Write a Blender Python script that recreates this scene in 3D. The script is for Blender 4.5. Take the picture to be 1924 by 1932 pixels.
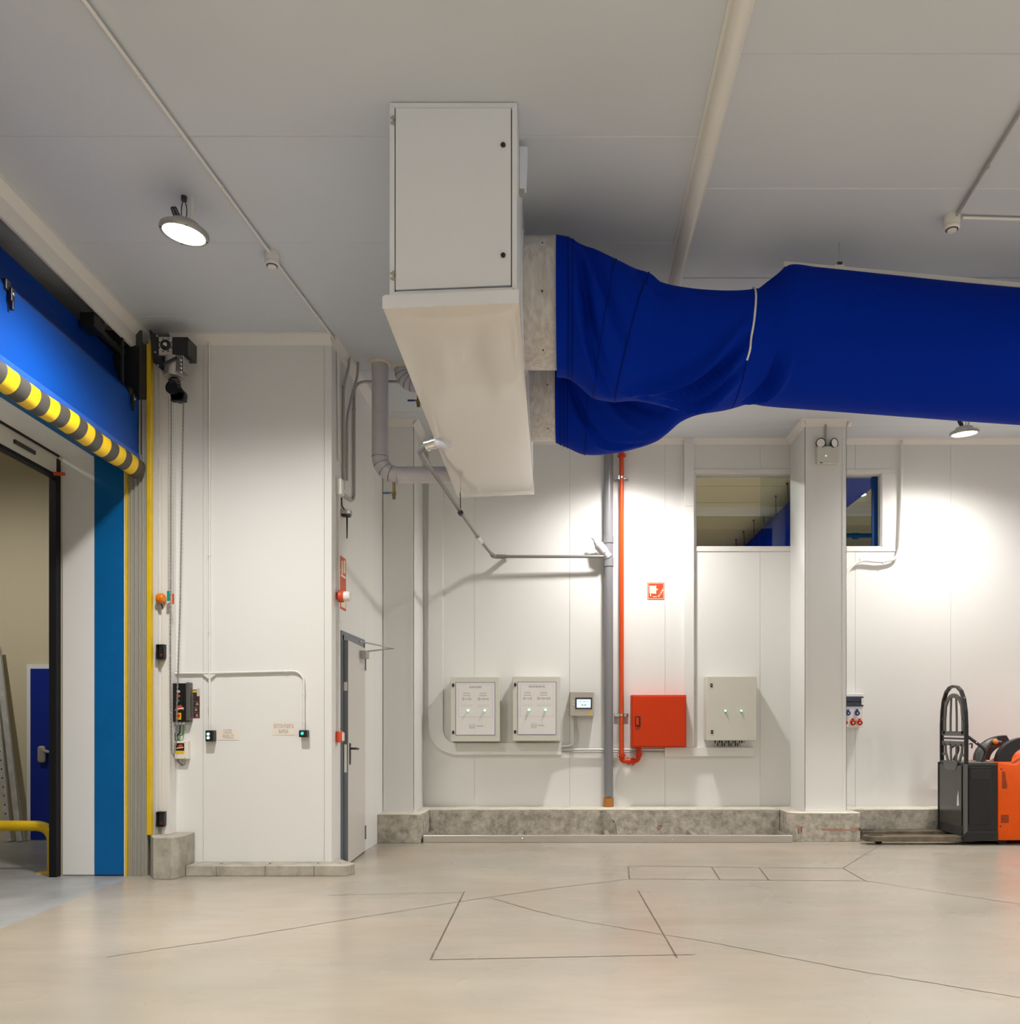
import bpy, bmesh, math, random
from mathutils import Vector, Matrix
random.seed(7)
for o in list(bpy.data.objects): bpy.data.objects.remove(o)
scene = bpy.context.scene
C = scene.collection

# ------------------------------------------------------------------ camera
F, CX, CY, EYE = 1680.0, 1070.0, 1368.0, 1.30      # focal length (px), vanishing point, eye height
cam_d = bpy.data.cameras.new('camera'); cam = bpy.data.objects.new('camera', cam_d); C.objects.link(cam)
cam.location = (0, 0, EYE); cam.rotation_euler = (math.pi/2, 0, 0)
cam_d.sensor_fit = 'HORIZONTAL'; cam_d.sensor_width = 36.0
cam_d.lens = 36.0*F/1924.0
cam_d.shift_x = (962-CX)/1924.0; cam_d.shift_y = (CY-966)/1924.0
cam_d.clip_start = 0.05; cam_d.clip_end = 200
scene.camera = cam
# ------------------------------------------------------------------ world, exposure, lamps
w = bpy.data.worlds.new('world'); scene.world = w; w.use_nodes = True
w.node_tree.nodes['Background'].inputs[0].default_value = (0.9, 0.95, 1, 1)
w.node_tree.nodes['Background'].inputs[1].default_value = 0.05
vs = scene.view_settings
vs.view_transform = 'Standard'; vs.look = 'None'; vs.gamma = 1.0; vs.use_curve_mapping = False
vs.exposure = 0.0
cy = scene.cycles
cy.caustics_reflective = False; cy.caustics_refractive = False; cy.max_bounces = 6; cy.glossy_bounces = 3; cy.transmission_bounces = 3; cy.transparent_max_bounces = 6
cy.adaptive_threshold = 0.06
LAMP_W = 770.0            # watts of one high-bay lamp
LAMP_COL = (1.0, 0.955, 0.91)
LAMP_CONE = math.radians(157); LAMP_BLEND = 0.95
CEIL = 4.75
LAMPS = [  # x, y, watts factor, label
    (-2.50, 5.81, 1.0, 'lit round high bay lamp hanging over the blue roll up door'),
    (4.37, 9.80, .60, 'lit round high bay lamp hanging near the wall right of the pillar'),
    (0.76, 9.80, .76, 'round high bay lamp hidden behind the blue fabric duct'),
]
for x, y in [(-2.5, 1.9), (1.1, 1.9), (4.7, 1.9), (-2.5, -2.1), (1.1, -2.1), (4.7, -2.1), (4.9, 5.8), (8.3, 9.8), (8.3, 5.8), (8.3, 1.9)]:  # unseen lamps added as fill light for floor, ceiling and walls
    LAMPS.append((x, y, 1.0, 'round high bay lamp added out of view to fill the hall with light'))

# ------------------------------------------------------------------ helpers
def at(px, py, Y): return Vector(((px-CX)*Y/F, Y, EYE-(py-CY)*Y/F))
def xa(px, Y): return (px-CX)*Y/F
def za(py, Y): return EYE-(py-CY)*Y/F
def flr(px, py):
    Y = F*EYE/(py-CY); return Vector(((px-CX)*Y/F, Y, 0))
def cei(px, py):
    Y = F*(CEIL-EYE)/(CY-py); return Vector(((px-CX)*Y/F, Y, CEIL))
WORLD = {}
def tag(o, label=None, cat=None, group=None, kind=None):
    if label: o['label'] = label
    if cat: o['category'] = cat
    if group: o['group'] = group
    if kind: o['kind'] = kind
    return o
def thing(name, loc, label=None, cat=None, group=None, kind=None):
    o = bpy.data.objects.new(name, None); C.objects.link(o); o.location = loc
    o.empty_display_size = 0.1
    WORLD[o.name] = Vector(loc)
    return tag(o, label, cat, group, kind)
def obj(name, bm, m, parent=None, smooth=False):
    bm.normal_update()
    if not bm.verts: raise RuntimeError(name)
    lo = Vector([min(v.co[i] for v in bm.verts) for i in range(3)])
    hi = Vector([max(v.co[i] for v in bm.verts) for i in range(3)])
    c = (lo+hi)/2
    bmesh.ops.translate(bm, verts=bm.verts, vec=-c)
    me = bpy.data.meshes.new(name); bm.to_mesh(me); bm.free()
    if isinstance(m, (list, tuple)):
        for mm in m: me.materials.append(mm)
    else: me.materials.append(m)
    if smooth:
        me.polygons.foreach_set('use_smooth', [True]*len(me.polygons))
        try: me.set_sharp_from_angle(angle=math.radians(38))
        except Exception: pass
    o = bpy.data.objects.new(name, me); C.objects.link(o)
    if parent is not None:
        o.parent = parent; o.location = c-WORLD[parent.name]
    else: o.location = c
    WORLD[o.name] = c
    return o
def B(): return bmesh.new()
def box(bm, x0, x1, y0, y1, z0, z1, bev=0.0, seg=2, mi=0):
    if x0 > x1: x0, x1 = x1, x0
    if y0 > y1: y0, y1 = y1, y0
    if z0 > z1: z0, z1 = z1, z0
    t = bmesh.new()
    r = bmesh.ops.create_cube(t, size=1)
    for v in t.verts:
        v.co = Vector(((x0+x1)/2+v.co.x*(x1-x0), (y0+y1)/2+v.co.y*(y1-y0), (z0+z1)/2+v.co.z*(z1-z0)))
    if bev > 0:
        bmesh.ops.bevel(t, geom=list(t.edges), offset=min(bev, .49*min(x1-x0, y1-y0, z1-z0)), segments=seg, affect='EDGES', profile=0.5)
    merge(bm, t, mi); return bm
def merge(bm, t, mi=0, M=None):
    vm = {}
    for v in t.verts: vm[v] = bm.verts.new(M @ v.co if M else v.co)
    for f in t.faces:
        try:
            nf = bm.faces.new([vm[v] for v in f.verts]); nf.material_index = mi if mi else f.material_index; nf.smooth = f.smooth
        except ValueError: pass
    t.free()
def prism(bm, pts, lo, hi, axis='z', mi=0, bev=0):
    """extrude a 2-d polygon; axis z: pts (x,y); axis y: pts (x,z); axis x: pts (y,z)"""
    t = bmesh.new()
    def mk(p, h):
        if axis == 'z': return (p[0], p[1], h)
        if axis == 'y': return (p[0], h, p[1])
        return (h, p[0], p[1])
    a = [t.verts.new(mk(p, lo)) for p in pts]; b = [t.verts.new(mk(p, hi)) for p in pts]
    n = len(pts)
    t.faces.new(a); t.faces.new(b[::-1])
    for i in range(n): t.faces.new([a[i], b[i], b[(i+1) % n], a[(i+1) % n]])
    bmesh.ops.recalc_face_normals(t, faces=t.faces)
    if bev > 0: bmesh.ops.bevel(t, geom=list(t.edges), offset=bev, segments=2, affect='EDGES', profile=.5)
    merge(bm, t, mi); return bm
def tube(bm, pts, r, seg=10, cap=True, mi=0, closed=False):
    pts = [Vector(p) for p in pts]; n = len(pts)
    rr = r if isinstance(r, (list, tuple)) else [r]*n
    rings = []; up = None
    for i in range(n):
        if closed: d = (pts[(i+1) % n]-pts[i-1])
        else: d = (pts[min(i+1, n-1)]-pts[max(i-1, 0)])
        if d.length < 1e-9: d = Vector((0, 0, 1))
        d.normalize()
        if up is None:
            up = Vector((0, 0, 1)) if abs(d.z) < .9 else Vector((1, 0, 0))
        a = d.cross(up)
        if a.length < 1e-6: a = d.orthogonal()
        a.normalize(); b = d.cross(a).normalized(); up = -b
        up = a.cross(d).normalized()
        rings.append([bm.verts.new(pts[i]+(a*math.cos(2*math.pi*k/seg)+up*math.sin(2*math.pi*k/seg))*rr[i]) for k in range(seg)])
    m = n if closed else n-1
    for i in range(m):
        p, q = rings[i], rings[(i+1) % n]
        for k in range(seg):
            f = bm.faces.new([p[k], p[(k+1) % seg], q[(k+1) % seg], q[k]]); f.material_index = mi; f.smooth = True
    if cap and not closed:
        f = bm.faces.new(rings[0][::-1]); f.material_index = mi
        f = bm.faces.new(rings[-1]); f.material_index = mi
    return bm
def fillet(pts, rad, n=7):
    """round the corners of a polyline"""
    pts = [Vector(p) for p in pts]; out = [pts[0]]
    for i in range(1, len(pts)-1):
        a, b, c = pts[i-1], pts[i], pts[i+1]
        u = (a-b); v = (c-b); r = min(rad, u.length*.49, v.length*.49)
        p, q = b+u.normalized()*r, b+v.normalized()*r
        for k in range(n+1):
            t = k/n; out.append((1-t)**2*p+2*t*(1-t)*b+t*t*q)
    out.append(pts[-1]); return out
def lathe(bm, prof, M=None, seg=28, mi=0):
    """profile (r, h) turned round local z, moved by M"""
    rings = []
    for r, h in prof:
        if r < 1e-6: rings.append([bm.verts.new((M or Matrix()) @ Vector((0, 0, h)))])
        else: rings.append([bm.verts.new((M or Matrix()) @ Vector((r*math.cos(2*math.pi*k/seg), r*math.sin(2*math.pi*k/seg), h))) for k in range(seg)])
    for p, q in zip(rings, rings[1:]):
        for k in range(seg):
            a = [p[k % len(p)], p[(k+1) % len(p)], q[(k+1) % len(q)], q[k % len(q)]]
            u = []
            for v in a:
                if v not in u: u.append(v)
            if len(u) > 2:
                f = bm.faces.new(u); f.material_index = mi; f.smooth = True
    return bm
def look(loc, d):
    """matrix whose local z points along d"""
    d = Vector(d).normalized()
    return Matrix.Translation(loc) @ d.to_track_quat('Z', 'Y').to_matrix().to_4x4()
def disc(bm, c, d, r, h, bev=0.0, seg=20, mi=0):
    pr = [(0, 0), (r, 0), (r, h-bev), (r-bev, h), (0, h)] if bev else [(0, 0), (r, 0), (r, h), (0, h)]
    return lathe(bm, pr, look(c, d), seg, mi)
def text_mesh(s, size, align='CENTER'):
    cu = bpy.data.curves.new('t', 'FONT'); cu.body = s; cu.size = size; cu.align_x = align; cu.align_y = 'CENTER'
    o = bpy.data.objects.new('t', cu); C.objects.link(o)
    dg = bpy.context.evaluated_depsgraph_get()
    me = bpy.data.meshes.new_from_object(o.evaluated_get(dg))
    bm = bmesh.new(); bm.from_mesh(me)
    bpy.data.objects.remove(o); bpy.data.meshes.remove(me); bpy.data.curves.remove(cu)
    return bm
def lettering(name, s, size, x, y, z, m, parent, wid=None):
    """upright lettering on a face that looks towards -Y"""
    bm = text_mesh(s, size)
    k = 1.0
    if wid:
        xs = [v.co.x for v in bm.verts]; k = wid/(max(xs)-min(xs))
    for v in bm.verts: v.co = Vector((x+v.co.x*k, y, z+v.co.y))
    return obj(name, bm, m, parent)

# ------------------------------------------------------------------ materials
MATS = {}
def mat(name, col, rough=.5, metal=0.0, vary=0.0, scale=3.0, bump=0.0, bscale=40.0, emit=0.0, spec=.5, trans=0.0, alpha=1.0, coat=0.0, col2=None, rvary=0.0, stretch=None, detail=4):
    if name in MATS: return MATS[name]
    m = bpy.data.materials.new(name); m.use_nodes = True
    nt = m.node_tree; b = nt.nodes['Principled BSDF']; L = nt.links
    b.inputs['Base Color'].default_value = (*col, 1); b.inputs['Roughness'].default_value = rough
    b.inputs['Metallic'].default_value = metal; b.inputs['Specular IOR Level'].default_value = spec
    b.inputs['Transmission Weight'].default_value = trans; b.inputs['Alpha'].default_value = alpha
    b.inputs['Coat Weight'].default_value = coat
    if emit > 0:
        b.inputs['Emission Color'].default_value = (*col, 1); b.inputs['Emission Strength'].default_value = emit; m.cycles.emission_sampling = 'NONE'
    geo = nt.nodes.new('ShaderNodeNewGeometry'); pos = geo.outputs['Position']
    if stretch:
        mp = nt.nodes.new('ShaderNodeVectorMath'); mp.operation = 'MULTIPLY'; mp.inputs[1].default_value = stretch
        L.new(pos, mp.inputs[0]); pos = mp.outputs[0]
    if vary > 0 or rvary > 0:
        n = nt.nodes.new('ShaderNodeTexNoise'); n.inputs['Scale'].default_value = scale; n.inputs['Detail'].default_value = detail
        n.inputs['Roughness'].default_value = .62
        L.new(pos, n.inputs['Vector'])
        if vary > 0:
            r = nt.nodes.new('ShaderNodeValToRGB')
            c2 = col2 or tuple(max(0, c*(1-vary)) for c in col)
            r.color_ramp.elements[0].position = .33; r.color_ramp.elements[0].color = (*c2, 1)
            r.color_ramp.elements[1].position = .67; r.color_ramp.elements[1].color = (*col, 1)
            L.new(n.outputs['Fac'], r.inputs['Fac']); L.new(r.outputs['Color'], b.inputs['Base Color'])
        if rvary > 0:
            mr = nt.nodes.new('ShaderNodeMapRange'); mr.inputs[3].default_value = rough-rvary; mr.inputs[4].default_value = rough+rvary
            mr.inputs[1].default_value = .3; mr.inputs[2].default_value = .7
            L.new(n.outputs['Fac'], mr.inputs[0]); L.new(mr.outputs[0], b.inputs['Roughness'])
    if bump > 0:
        n2 = nt.nodes.new('ShaderNodeTexNoise'); n2.inputs['Scale'].default_value = bscale; n2.inputs['Detail'].default_value = 2
        L.new(pos, n2.inputs['Vector'])
        bp = nt.nodes.new('ShaderNodeBump'); bp.inputs['Strength'].default_value = bump; bp.inputs['Distance'].default_value = .01
        L.new(n2.outputs['Fac'], bp.inputs['Height']); L.new(bp.outputs['Normal'], b.inputs['Normal'])
    MATS[name] = m; return m

WHITE = mat('white panel', (.77, .775, .76), .38)
CEILM = mat('ceiling panel', (.625, .67, .735), .42, vary=.05, scale=.8, detail=1)
TRIM = mat('white trim', (.77, .76, .74), .35)
JOINT = mat('panel joint', (.42, .41, .39), .6)
GALV = mat('grey conduit', (.42, .41, .39), .4, .25)
PVCG = mat('grey pvc pipe', (.22, .22, .235), .3)
LILAC = mat('lagged pipe jacket', (.56, .55, .60), .35, vary=.08, scale=8)
STEEL = mat('galvanised steel', (.55, .54, .52), .38, .8, vary=.2, scale=9)
STAIN = mat('stainless steel', (.56, .53, .49), .35, .75)
CHROME = mat('bright metal', (.75, .74, .72), .18, 1)
DARKM = mat('dark metal', (.05, .05, .055), .4, .4)
BLACK = mat('black plastic', (.012, .012, .014), .4)
RUBBER = mat('black rubber', (.008, .008, .010), .6, spec=.25)
GBOX = mat('grey enclosure paint', (.66, .65, .58), .42)
LABELW = mat('white label', (.78, .76, .75), .45)
LBLUE = mat('label blue line', (.09, .085, .28), .5)
LGREY = mat('label grey print', (.30, .28, .30), .6)
LLIGHT = mat('label pale print', (.56, .54, .54), .6)
INK = mat('dark print', (.06, .055, .06), .6)
TINK = mat('sign print', (.32, .27, .25), .6)
SIGNP = mat('cream sign plate', (.80, .74, .66), .5)
RED = mat('fire red paint', (.60, .042, .004), .4, spec=.25)
REDP = mat('red pipe paint', (.62, .075, .014), .3)
SIGNR = mat('sign red', (.62, .07, .02), .45)
CREAM = mat('sign cream', (.84, .74, .55), .5)
YEL = mat('yellow paint', (.76, .50, .008), .38, vary=.12, scale=7)
YELB = mat('yellow stripe', (.80, .52, .006), .42)
BLKB = mat('dark stripe', (.055, .052, .045), .5)
FABRIC = mat('blue fabric', (.0, .022, .36), .7, bump=.05, bscale=60, spec=.04)
SEAM = mat('blue seam', (.0, .010, .17), .8, spec=.1)
CURT = mat('blue pvc curtain', (.0, .062, .36), .42, vary=.06, scale=2, spec=.25)
DBLUE2 = mat('dark blue stile', (.0, .035, .16), .45, spec=.2)
CURT_SHADE = mat('blue pvc in shade', (.0, .035, .26), .5, spec=.2)  # same curtain in a darker blue for the shade inside the housing
BLUEJ = mat('blue jamb paint', (.0, .12, .36), .45, vary=.10, scale=5, spec=.3)
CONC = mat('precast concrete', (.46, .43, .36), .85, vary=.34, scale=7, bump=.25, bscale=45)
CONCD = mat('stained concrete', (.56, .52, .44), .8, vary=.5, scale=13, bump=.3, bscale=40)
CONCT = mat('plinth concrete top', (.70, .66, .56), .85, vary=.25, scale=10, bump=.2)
DUCTM = mat('painted duct', (.68, .67, .67), .45, vary=.3, col2=(.50, .46, .43), scale=5, stretch=(6, 6, .7))
UNITW = mat('unit white paint', (.79, .84, .96), .36)
TRAYW = mat('glossy tray', (.72, .69, .66), .13, bump=.03, bscale=1.3, coat=.5)
BEIGE = mat('beige wall', (.57, .51, .355), .6)
DBLUE = mat('deep blue door', (.004, .02, .24), .35)
PIPEG = mat('dark grey drain pipe', (.20, .195, .18), .38)
CHAINM = mat('chain steel', (.34, .33, .32), .35, .7)
PLANKM = mat('pale galvanised plank', (.60, .60, .57), .45, .2, vary=.25, scale=10)
GREYF = mat('door frame grey', (.16, .18, .21), .4, .2)
DOORL = mat('door leaf white', (.62, .60, .57), .3)
BRASS = mat('brass', (.30, .22, .11), .35, .8)
HBLUE = mat('valve lever blue', (.01, .05, .30), .4)
ORANGE = mat('orange paint', (.72, .085, .0), .4, spec=.3, vary=.12, scale=4)
DGREY = mat('dark truck grey', (.018, .0185, .019), .34, spec=.35, vary=.2, scale=4)
MGREY = mat('mid truck grey', (.10, .10, .095), .4)
SHIELD = mat('worn truck plate', (.05, .05, .046), .16, vary=.5, scale=3)
FORKM = mat('worn fork steel', (.20, .16, .11), .5, .4, vary=.5, scale=8)
AMBER = mat('amber lens', (.75, .20, .01), .2)
GREENT = mat('green tab', (.0, .30, .20), .5)
LED = mat('green led', (.25, 1.0, .62), .3, emit=3.2)
LEDT = mat('teal led', (.05, .8, .62), .3, emit=1.0)
LENS = mat('lamp lens', (1.0, .90, .76), .4, emit=14)
SCREEN = mat('lit screen', (.55, .74, 1.0), .3, emit=.85)
GLASSC = mat('clear lens', (.85, .82, .78), .12, spec=.8)
ORPVC = mat('orange pvc', (.42, .17, .03), .45)
BFLOOR = mat('blue grey floor', (.36, .37, .37), .35, vary=.3, scale=3, bump=.03)
def glass():
    m = bpy.data.materials.new('window glass'); m.use_nodes = True; nt = m.node_tree
    for n in list(nt.nodes):
        if n.type != 'OUTPUT_MATERIAL': nt.nodes.remove(n)
    out = [n for n in nt.nodes][0]
    g = nt.nodes.new('ShaderNodeBsdfGlossy'); g.inputs['Roughness'].default_value = .02
    t = nt.nodes.new('ShaderNodeBsdfTransparent'); t.inputs['Color'].default_value = (.9, .93, .92, 1)
    fr = nt.nodes.new('ShaderNodeFresnel'); fr.inputs['IOR'].default_value = 1.5
    mx = nt.nodes.new('ShaderNodeMixShader')
    nt.links.new(fr.outputs[0], mx.inputs[0]); nt.links.new(t.outputs[0], mx.inputs[1]); nt.links.new(g.outputs[0], mx.inputs[2])
    nt.links.new(mx.outputs[0], out.inputs['Surface']); return m
GLASS = glass()
def floor_mat():
    m = bpy.data.materials.new('polished concrete floor'); m.use_nodes = True; nt = m.node_tree; L = nt.links
    b = nt.nodes['Principled BSDF']; geo = nt.nodes.new('ShaderNodeNewGeometry')
    def vec(v):
        st = nt.nodes.new('ShaderNodeVectorMath'); st.operation = 'MULTIPLY'; st.inputs[1].default_value = v
        L.new(geo.outputs['Position'], st.inputs[0]); return st.outputs[0]
    def noise(sc, det, v):
        n = nt.nodes.new('ShaderNodeTexNoise'); n.inputs['Scale'].default_value = sc; n.inputs['Detail'].default_value = det
        n.inputs['Roughness'].default_value = .55; L.new(vec(v), n.inputs['Vector']); return n.outputs['Fac']
    def ramp(fac, p0, c0, p1, c1):
        r = nt.nodes.new('ShaderNodeValToRGB'); e = r.color_ramp.elements
        e[0].position = p0; e[0].color = (*c0, 1); e[1].position = p1; e[1].color = (*c1, 1)
        L.new(fac, r.inputs['Fac']); return r.outputs[0]
    def mul(a, c, f):
        mx = nt.nodes.new('ShaderNodeMix'); mx.data_type = 'RGBA'; mx.blend_type = 'MULTIPLY'; mx.inputs[0].default_value = f
        L.new(a, mx.inputs[6]); L.new(c, mx.inputs[7]); return mx.outputs[2]
    big = noise(.45, 3, (1, 1, 1)); mid = noise(1.3, 3, (.7, 1.6, 1)); fine = noise(9, 3, (.4, 1.3, 1)); hue = noise(.8, 2, (1, 1, 1))
    c = ramp(big, .25, (.325, .29, .235), .75, (.405, .36, .295))
    c = mul(c, ramp(mid, .30, (.80, .81, .82), .62, (1, 1, 1)), .55)
    c = mul(c, ramp(fine, .25, (.86, .85, .83), .6, (1, 1, 1)), .35)
    c = mul(c, ramp(hue, .3, (1.0, .96, .92), .7, (.94, .98, 1.0)), 1.0)
    L.new(c, b.inputs['Base Color'])
    mr = nt.nodes.new('ShaderNodeMapRange'); mr.inputs[1].default_value = .25; mr.inputs[2].default_value = .75
    mr.inputs[3].default_value = .19; mr.inputs[4].default_value = .33
    L.new(hue, mr.inputs[0]); L.new(mr.outputs[0], b.inputs['Roughness'])
    b.inputs['Specular IOR Level'].default_value = .45
    return m
FLOORM = floor_mat()
FJOINT = mat('floor joint filler', (.13, .105, .075), .8, vary=.4, scale=14)

# ------------------------------------------------------------------ dimensions of the place
WALL = 10.76      # back wall face
PART = 7.90       # partition face
SIDE = -2.09      # side wall face (with the door)
JAMB = 7.68       # far jamb of the roll-up door
def LX(Y, off=0.0): return -3.56-.06*(Y-5.59)-off     # left wall plane, slightly skewed; off goes left
def slab(bm, Y0, Y1, o0, o1, z0, z1, mi=0, bev=0):
    return prism(bm, [(LX(Y0, o0), Y0), (LX(Y1, o0), Y1), (LX(Y1, o1), Y1), (LX(Y0, o1), Y0)], z0, z1, 'z', mi, bev)

# ---- floor
bm = B()
prism(bm, [(LX(-6, .05), -6), (10.5, -6), (10.5, WALL), (SIDE-.02, WALL), (SIDE-.02, PART), (LX(PART, .05), PART)], -.15, 0)
floor = obj('floor', bm, FLOORM); tag(floor, kind='structure')
bm = B()
prism(bm, [(-10.5, -6), (LX(-6, .05), -6), (LX(PART, .05), PART), (LX(PART, .05), 10.1), (-10.5, 10.1)], -.15, 0)
fa = obj('floor_adjoining', bm, BFLOOR); tag(fa, kind='structure')
def ribbon(name, pts, wid, jit=0.0, n=40, z=.0012):
    P = [flr(*p) for p in pts]; seg = []
    tot = sum((b-a).length for a, b in zip(P, P[1:]))
    for a, b in zip(P, P[1:]):
        k = max(2, int(n*(b-a).length/tot))
        for i in range(k): seg.append(a.lerp(b, i/k))
    seg.append(P[-1]); bm = B(); L = []; 
    for i, p in enumerate(seg):
        d = (seg[min(i+1, len(seg)-1)]-seg[max(i-1, 0)]).normalized(); nrm = Vector((-d.y, d.x, 0))
        q = p+nrm*random.uniform(-jit, jit)*.6; ww = wid*random.uniform(.75, 1.25)
        L.append((bm.verts.new((q+nrm*ww/2)+Vector((0, 0, z))), bm.verts.new((q-nrm*ww/2)+Vector((0, 0, z)))))
    for a, b in zip(L, L[1:]): bm.faces.new([a[0], b[0], b[1], a[1]])
    return obj(name, bm, FJOINT, floor)
for pts in [[(1185, 1634), (1342, 1635.5)], [(1185, 1634), (1187, 1658)], [(1186, 1658.5), (1358, 1660)], [(1342, 1635.5), (1358, 1660)],
            [(1342, 1635.5), (1432, 1637)], [(1358, 1660), (1632, 1662)], [(1432, 1637), (1450, 1661)], [(1432, 1637), (1590, 1638)], [(1590, 1638), (1632, 1662)],
            [(876, 1682), (812, 1811)], [(1204, 1681), (1277, 1807)], [(812, 1811), (1312, 1801)]]:
    ribbon('floor_joint', pts, .010, .002)
for pts, wd in [([(1186, 1659), (1040, 1676), (875, 1700), (600, 1744), (430, 1772), (200, 1806)], .007), ([(620, 1689), (760, 1686), (876, 1684)], .005),
            ([(925, 1694), (1000, 1716), (1075, 1734), (1180, 1752), (1330, 1776), (1600, 1829), (1924, 1882)], .006),
            ([(1590, 1638), (1632, 1612), (1665, 1592)], .006), ([(1632, 1662), (1760, 1682), (1924, 1706)], .006)]:
    ribbon('floor_crack', pts, wd, .010, 70)

# ---- ceiling with panels
bm = B(); box(bm, -10.6, 10.6, -6, WALL+.2, CEIL+.05, CEIL+.15)
ceiling = obj('ceiling', bm, TRIM); tag(ceiling, kind='structure')
def cpanel(x0, x1, y0, y1):
    bm = B(); box(bm, x0, x1, y0+.0016, y1-.0016, CEIL, CEIL+.05, .004, 1); return obj('ceiling_panel', bm, CEILM, ceiling)
y = 5.22-1.15*10
while y < WALL:
    cpanel(-4.35, .80, max(y, -5.99), min(y+1.15, WALL+.15)); y += 1.15
y = 4.58-1.145*10
while y < WALL:
    cpanel(.80, 10.5, max(y, -5.99), min(y+1.145, WALL+.15)); y += 1.145
# rounded joint cover running along the ceiling
t = thing('ceiling_joint_cover', (.83, 2, CEIL), 'long white rounded joint cover running along the ceiling beside the blue duct', 'joint cover')
for y0, y1 in [(-5.9, 1.2), (1.2, 5.3), (5.3, WALL-.06)]:
    prof = [(.765, CEIL), (.765, CEIL-.006), (.785, CEIL-.006)]
    for k in range(11):
        a = math.pi*k/10; prof.append((.832-.046*math.cos(a), CEIL-.006-.055*math.sin(a)**.8))
    prof += [(.892, CEIL-.006), (.892, CEIL)]
    bm = B(); prism(bm, prof, y0+.001, y1-.001, 'y'); obj('cover_length', bm, TRIM, t, True)

# ---- back wall with panels and the window opening
WX0, WX1, WZ0, WZ1 = 1.55, 3.80, 3.45, 4.34
def rects(x0, x1, z0, z1):
    a, b = max(x0, WX0), min(x1, WX1)
    if a >= b: return [(x0, x1, z0, z1)]
    r = [(a, b, z0, WZ0), (a, b, WZ1, z1)]
    if x0 < a: r.append((x0, a, z0, z1))
    if b < x1: r.append((b, x1, z0, z1))
    return r
bm = B()
for r in rects(SIDE-.05, 10.6, 0, CEIL+.05): box(bm, r[0], r[1], WALL+.009, WALL+.12, r[2], r[3])
wall_back = obj('wall_back', bm, JOINT); tag(wall_back, kind='structure')
xs = [SIDE+.0, -1.121]+[-1.121+1.1505*k for k in range(1, 11)]
for x0, x1 in zip(xs, xs[1:]):
    bm = B()
    for r in rects(x0+.0013, x1-.0013, .30, CEIL): box(bm, r[0], r[1], WALL, WALL+.01, r[2], r[3])
    obj('wall_panel', bm, WHITE, wall_back)
bm = B(); prism(bm, [(WALL, CEIL), (WALL-.055, CEIL), (WALL-.045, CEIL-.02), (WALL, CEIL-.062)], -1.72, 2.69, 'x')
prism(bm, [(WALL, CEIL), (WALL-.055, CEIL), (WALL-.045, CEIL-.02), (WALL, CEIL-.062)], 3.16, 10.5, 'x')
tag(obj('trim_1', bm, TRIM), kind='structure')
# right and rear walls that close the hall
bm = B(); box(bm, 10.5, 10.6, -6, WALL, 0, CEIL); tag(obj('wall_right', bm, WHITE), kind='structure')
bm = B(); box(bm, -10.5, 10.6, -6.1, -6, -.1, CEIL); tag(obj('wall_rear', bm, WHITE), kind='structure')

# ---- partition (beside the roll-up door) and side wall with the grey door
bm = B(); box(bm, LX(PART, -.02), SIDE-.02, PART+.009, PART+.12, 0, CEIL)
wp = obj('wall_partition', bm, JOINT); tag(wp, kind='structure')
for x0, x1 in [(-3.52, -3.23), (-3.23, -2.155), (-2.155, SIDE)]:
    bm = B(); box(bm, x0+.0013, x1-.0013, PART, PART+.01, .05, CEIL); obj('wall_panel', bm, WHITE, wp)
bm = B(); prism(bm, [(PART, CEIL), (PART-.075, CEIL), (PART-.07, CEIL-.015), (PART, CEIL-.08)], -3.5, SIDE+.005, 'x')
tag(obj('trim_2', bm, TRIM), kind='structure')
DY0, DY1, DZ = 8.245, 9.15, 2.14      # door opening in the side wall
bm = B()
for y0, y1, z0, z1 in [(PART+.01, DY0, 0, CEIL), (DY1, WALL, 0, CEIL), (DY0, DY1, DZ, CEIL)]: box(bm, SIDE-.12, SIDE-.009, y0, y1, z0, z1)
ws = obj('wall_side', bm, JOINT); tag(ws, kind='structure')
for y0, y1, z0, z1 in [(PART, DY0, .0, CEIL), (DY0, DY1, DZ, CEIL), (DY1, 9.65, 0, CEIL), (9.65, WALL-.002, 0, CEIL)]:
    bm = B(); box(bm, SIDE-.01, SIDE, y0+.0013, y1-.0013, z0, z1); obj('wall_panel', bm, WHITE, ws)
bm = B(); prism(bm, [(SIDE, CEIL), (SIDE+.07, CEIL), (SIDE+.06, CEIL-.02), (SIDE, CEIL-.08)], PART, 10.08, 'y')
tag(obj('trim_3', bm, TRIM), kind='structure')

# ---- left wall: housing over the roll-up door, jamb and lintel
bm = B()
slab(bm, -6, 3.2, 0, .62, 0, CEIL+.04)                      # solid wall nearer than the doorway
slab(bm, 3.2, 7.9, .62, .70, 3.62, CEIL+.04)                # back of the housing
slab(bm, JAMB, PART+.1, .03, .70, 0, CEIL+.04)              # far jamb
slab(bm, 3.2, JAMB, .13, .62, 3.62, 3.80)                   # lintel
wl = obj('wall_left', bm, BEIGE); tag(wl, kind='structure')
def jpart(name, o0, o1, m):
    bm = B(); slab(bm, JAMB-.012, JAMB+.002, o0, o1, .012, 3.62); obj(name, bm, m, wl)
bm = B(); slab(bm, JAMB-.012, JAMB+.002, -.02, .66, 3.63, 4.70); obj('jamb_head', bm, mat('dark housing', (.05, .05, .05), .6), wl)
jpart('jamb_panel', .128, .385, BLUEJ); jpart('jamb_panel', .388, .66, WHITE)
bm = B(); slab(bm, 3.2, JAMB-.013, .125, .385, 3.607, 3.622); obj('soffit_panel', bm, BLUEJ, wl)
bm = B(); slab(bm, 3.2, JAMB-.013, .388, .66, 3.607, 3.622); obj('soffit_panel', bm, WHITE, wl)
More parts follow.
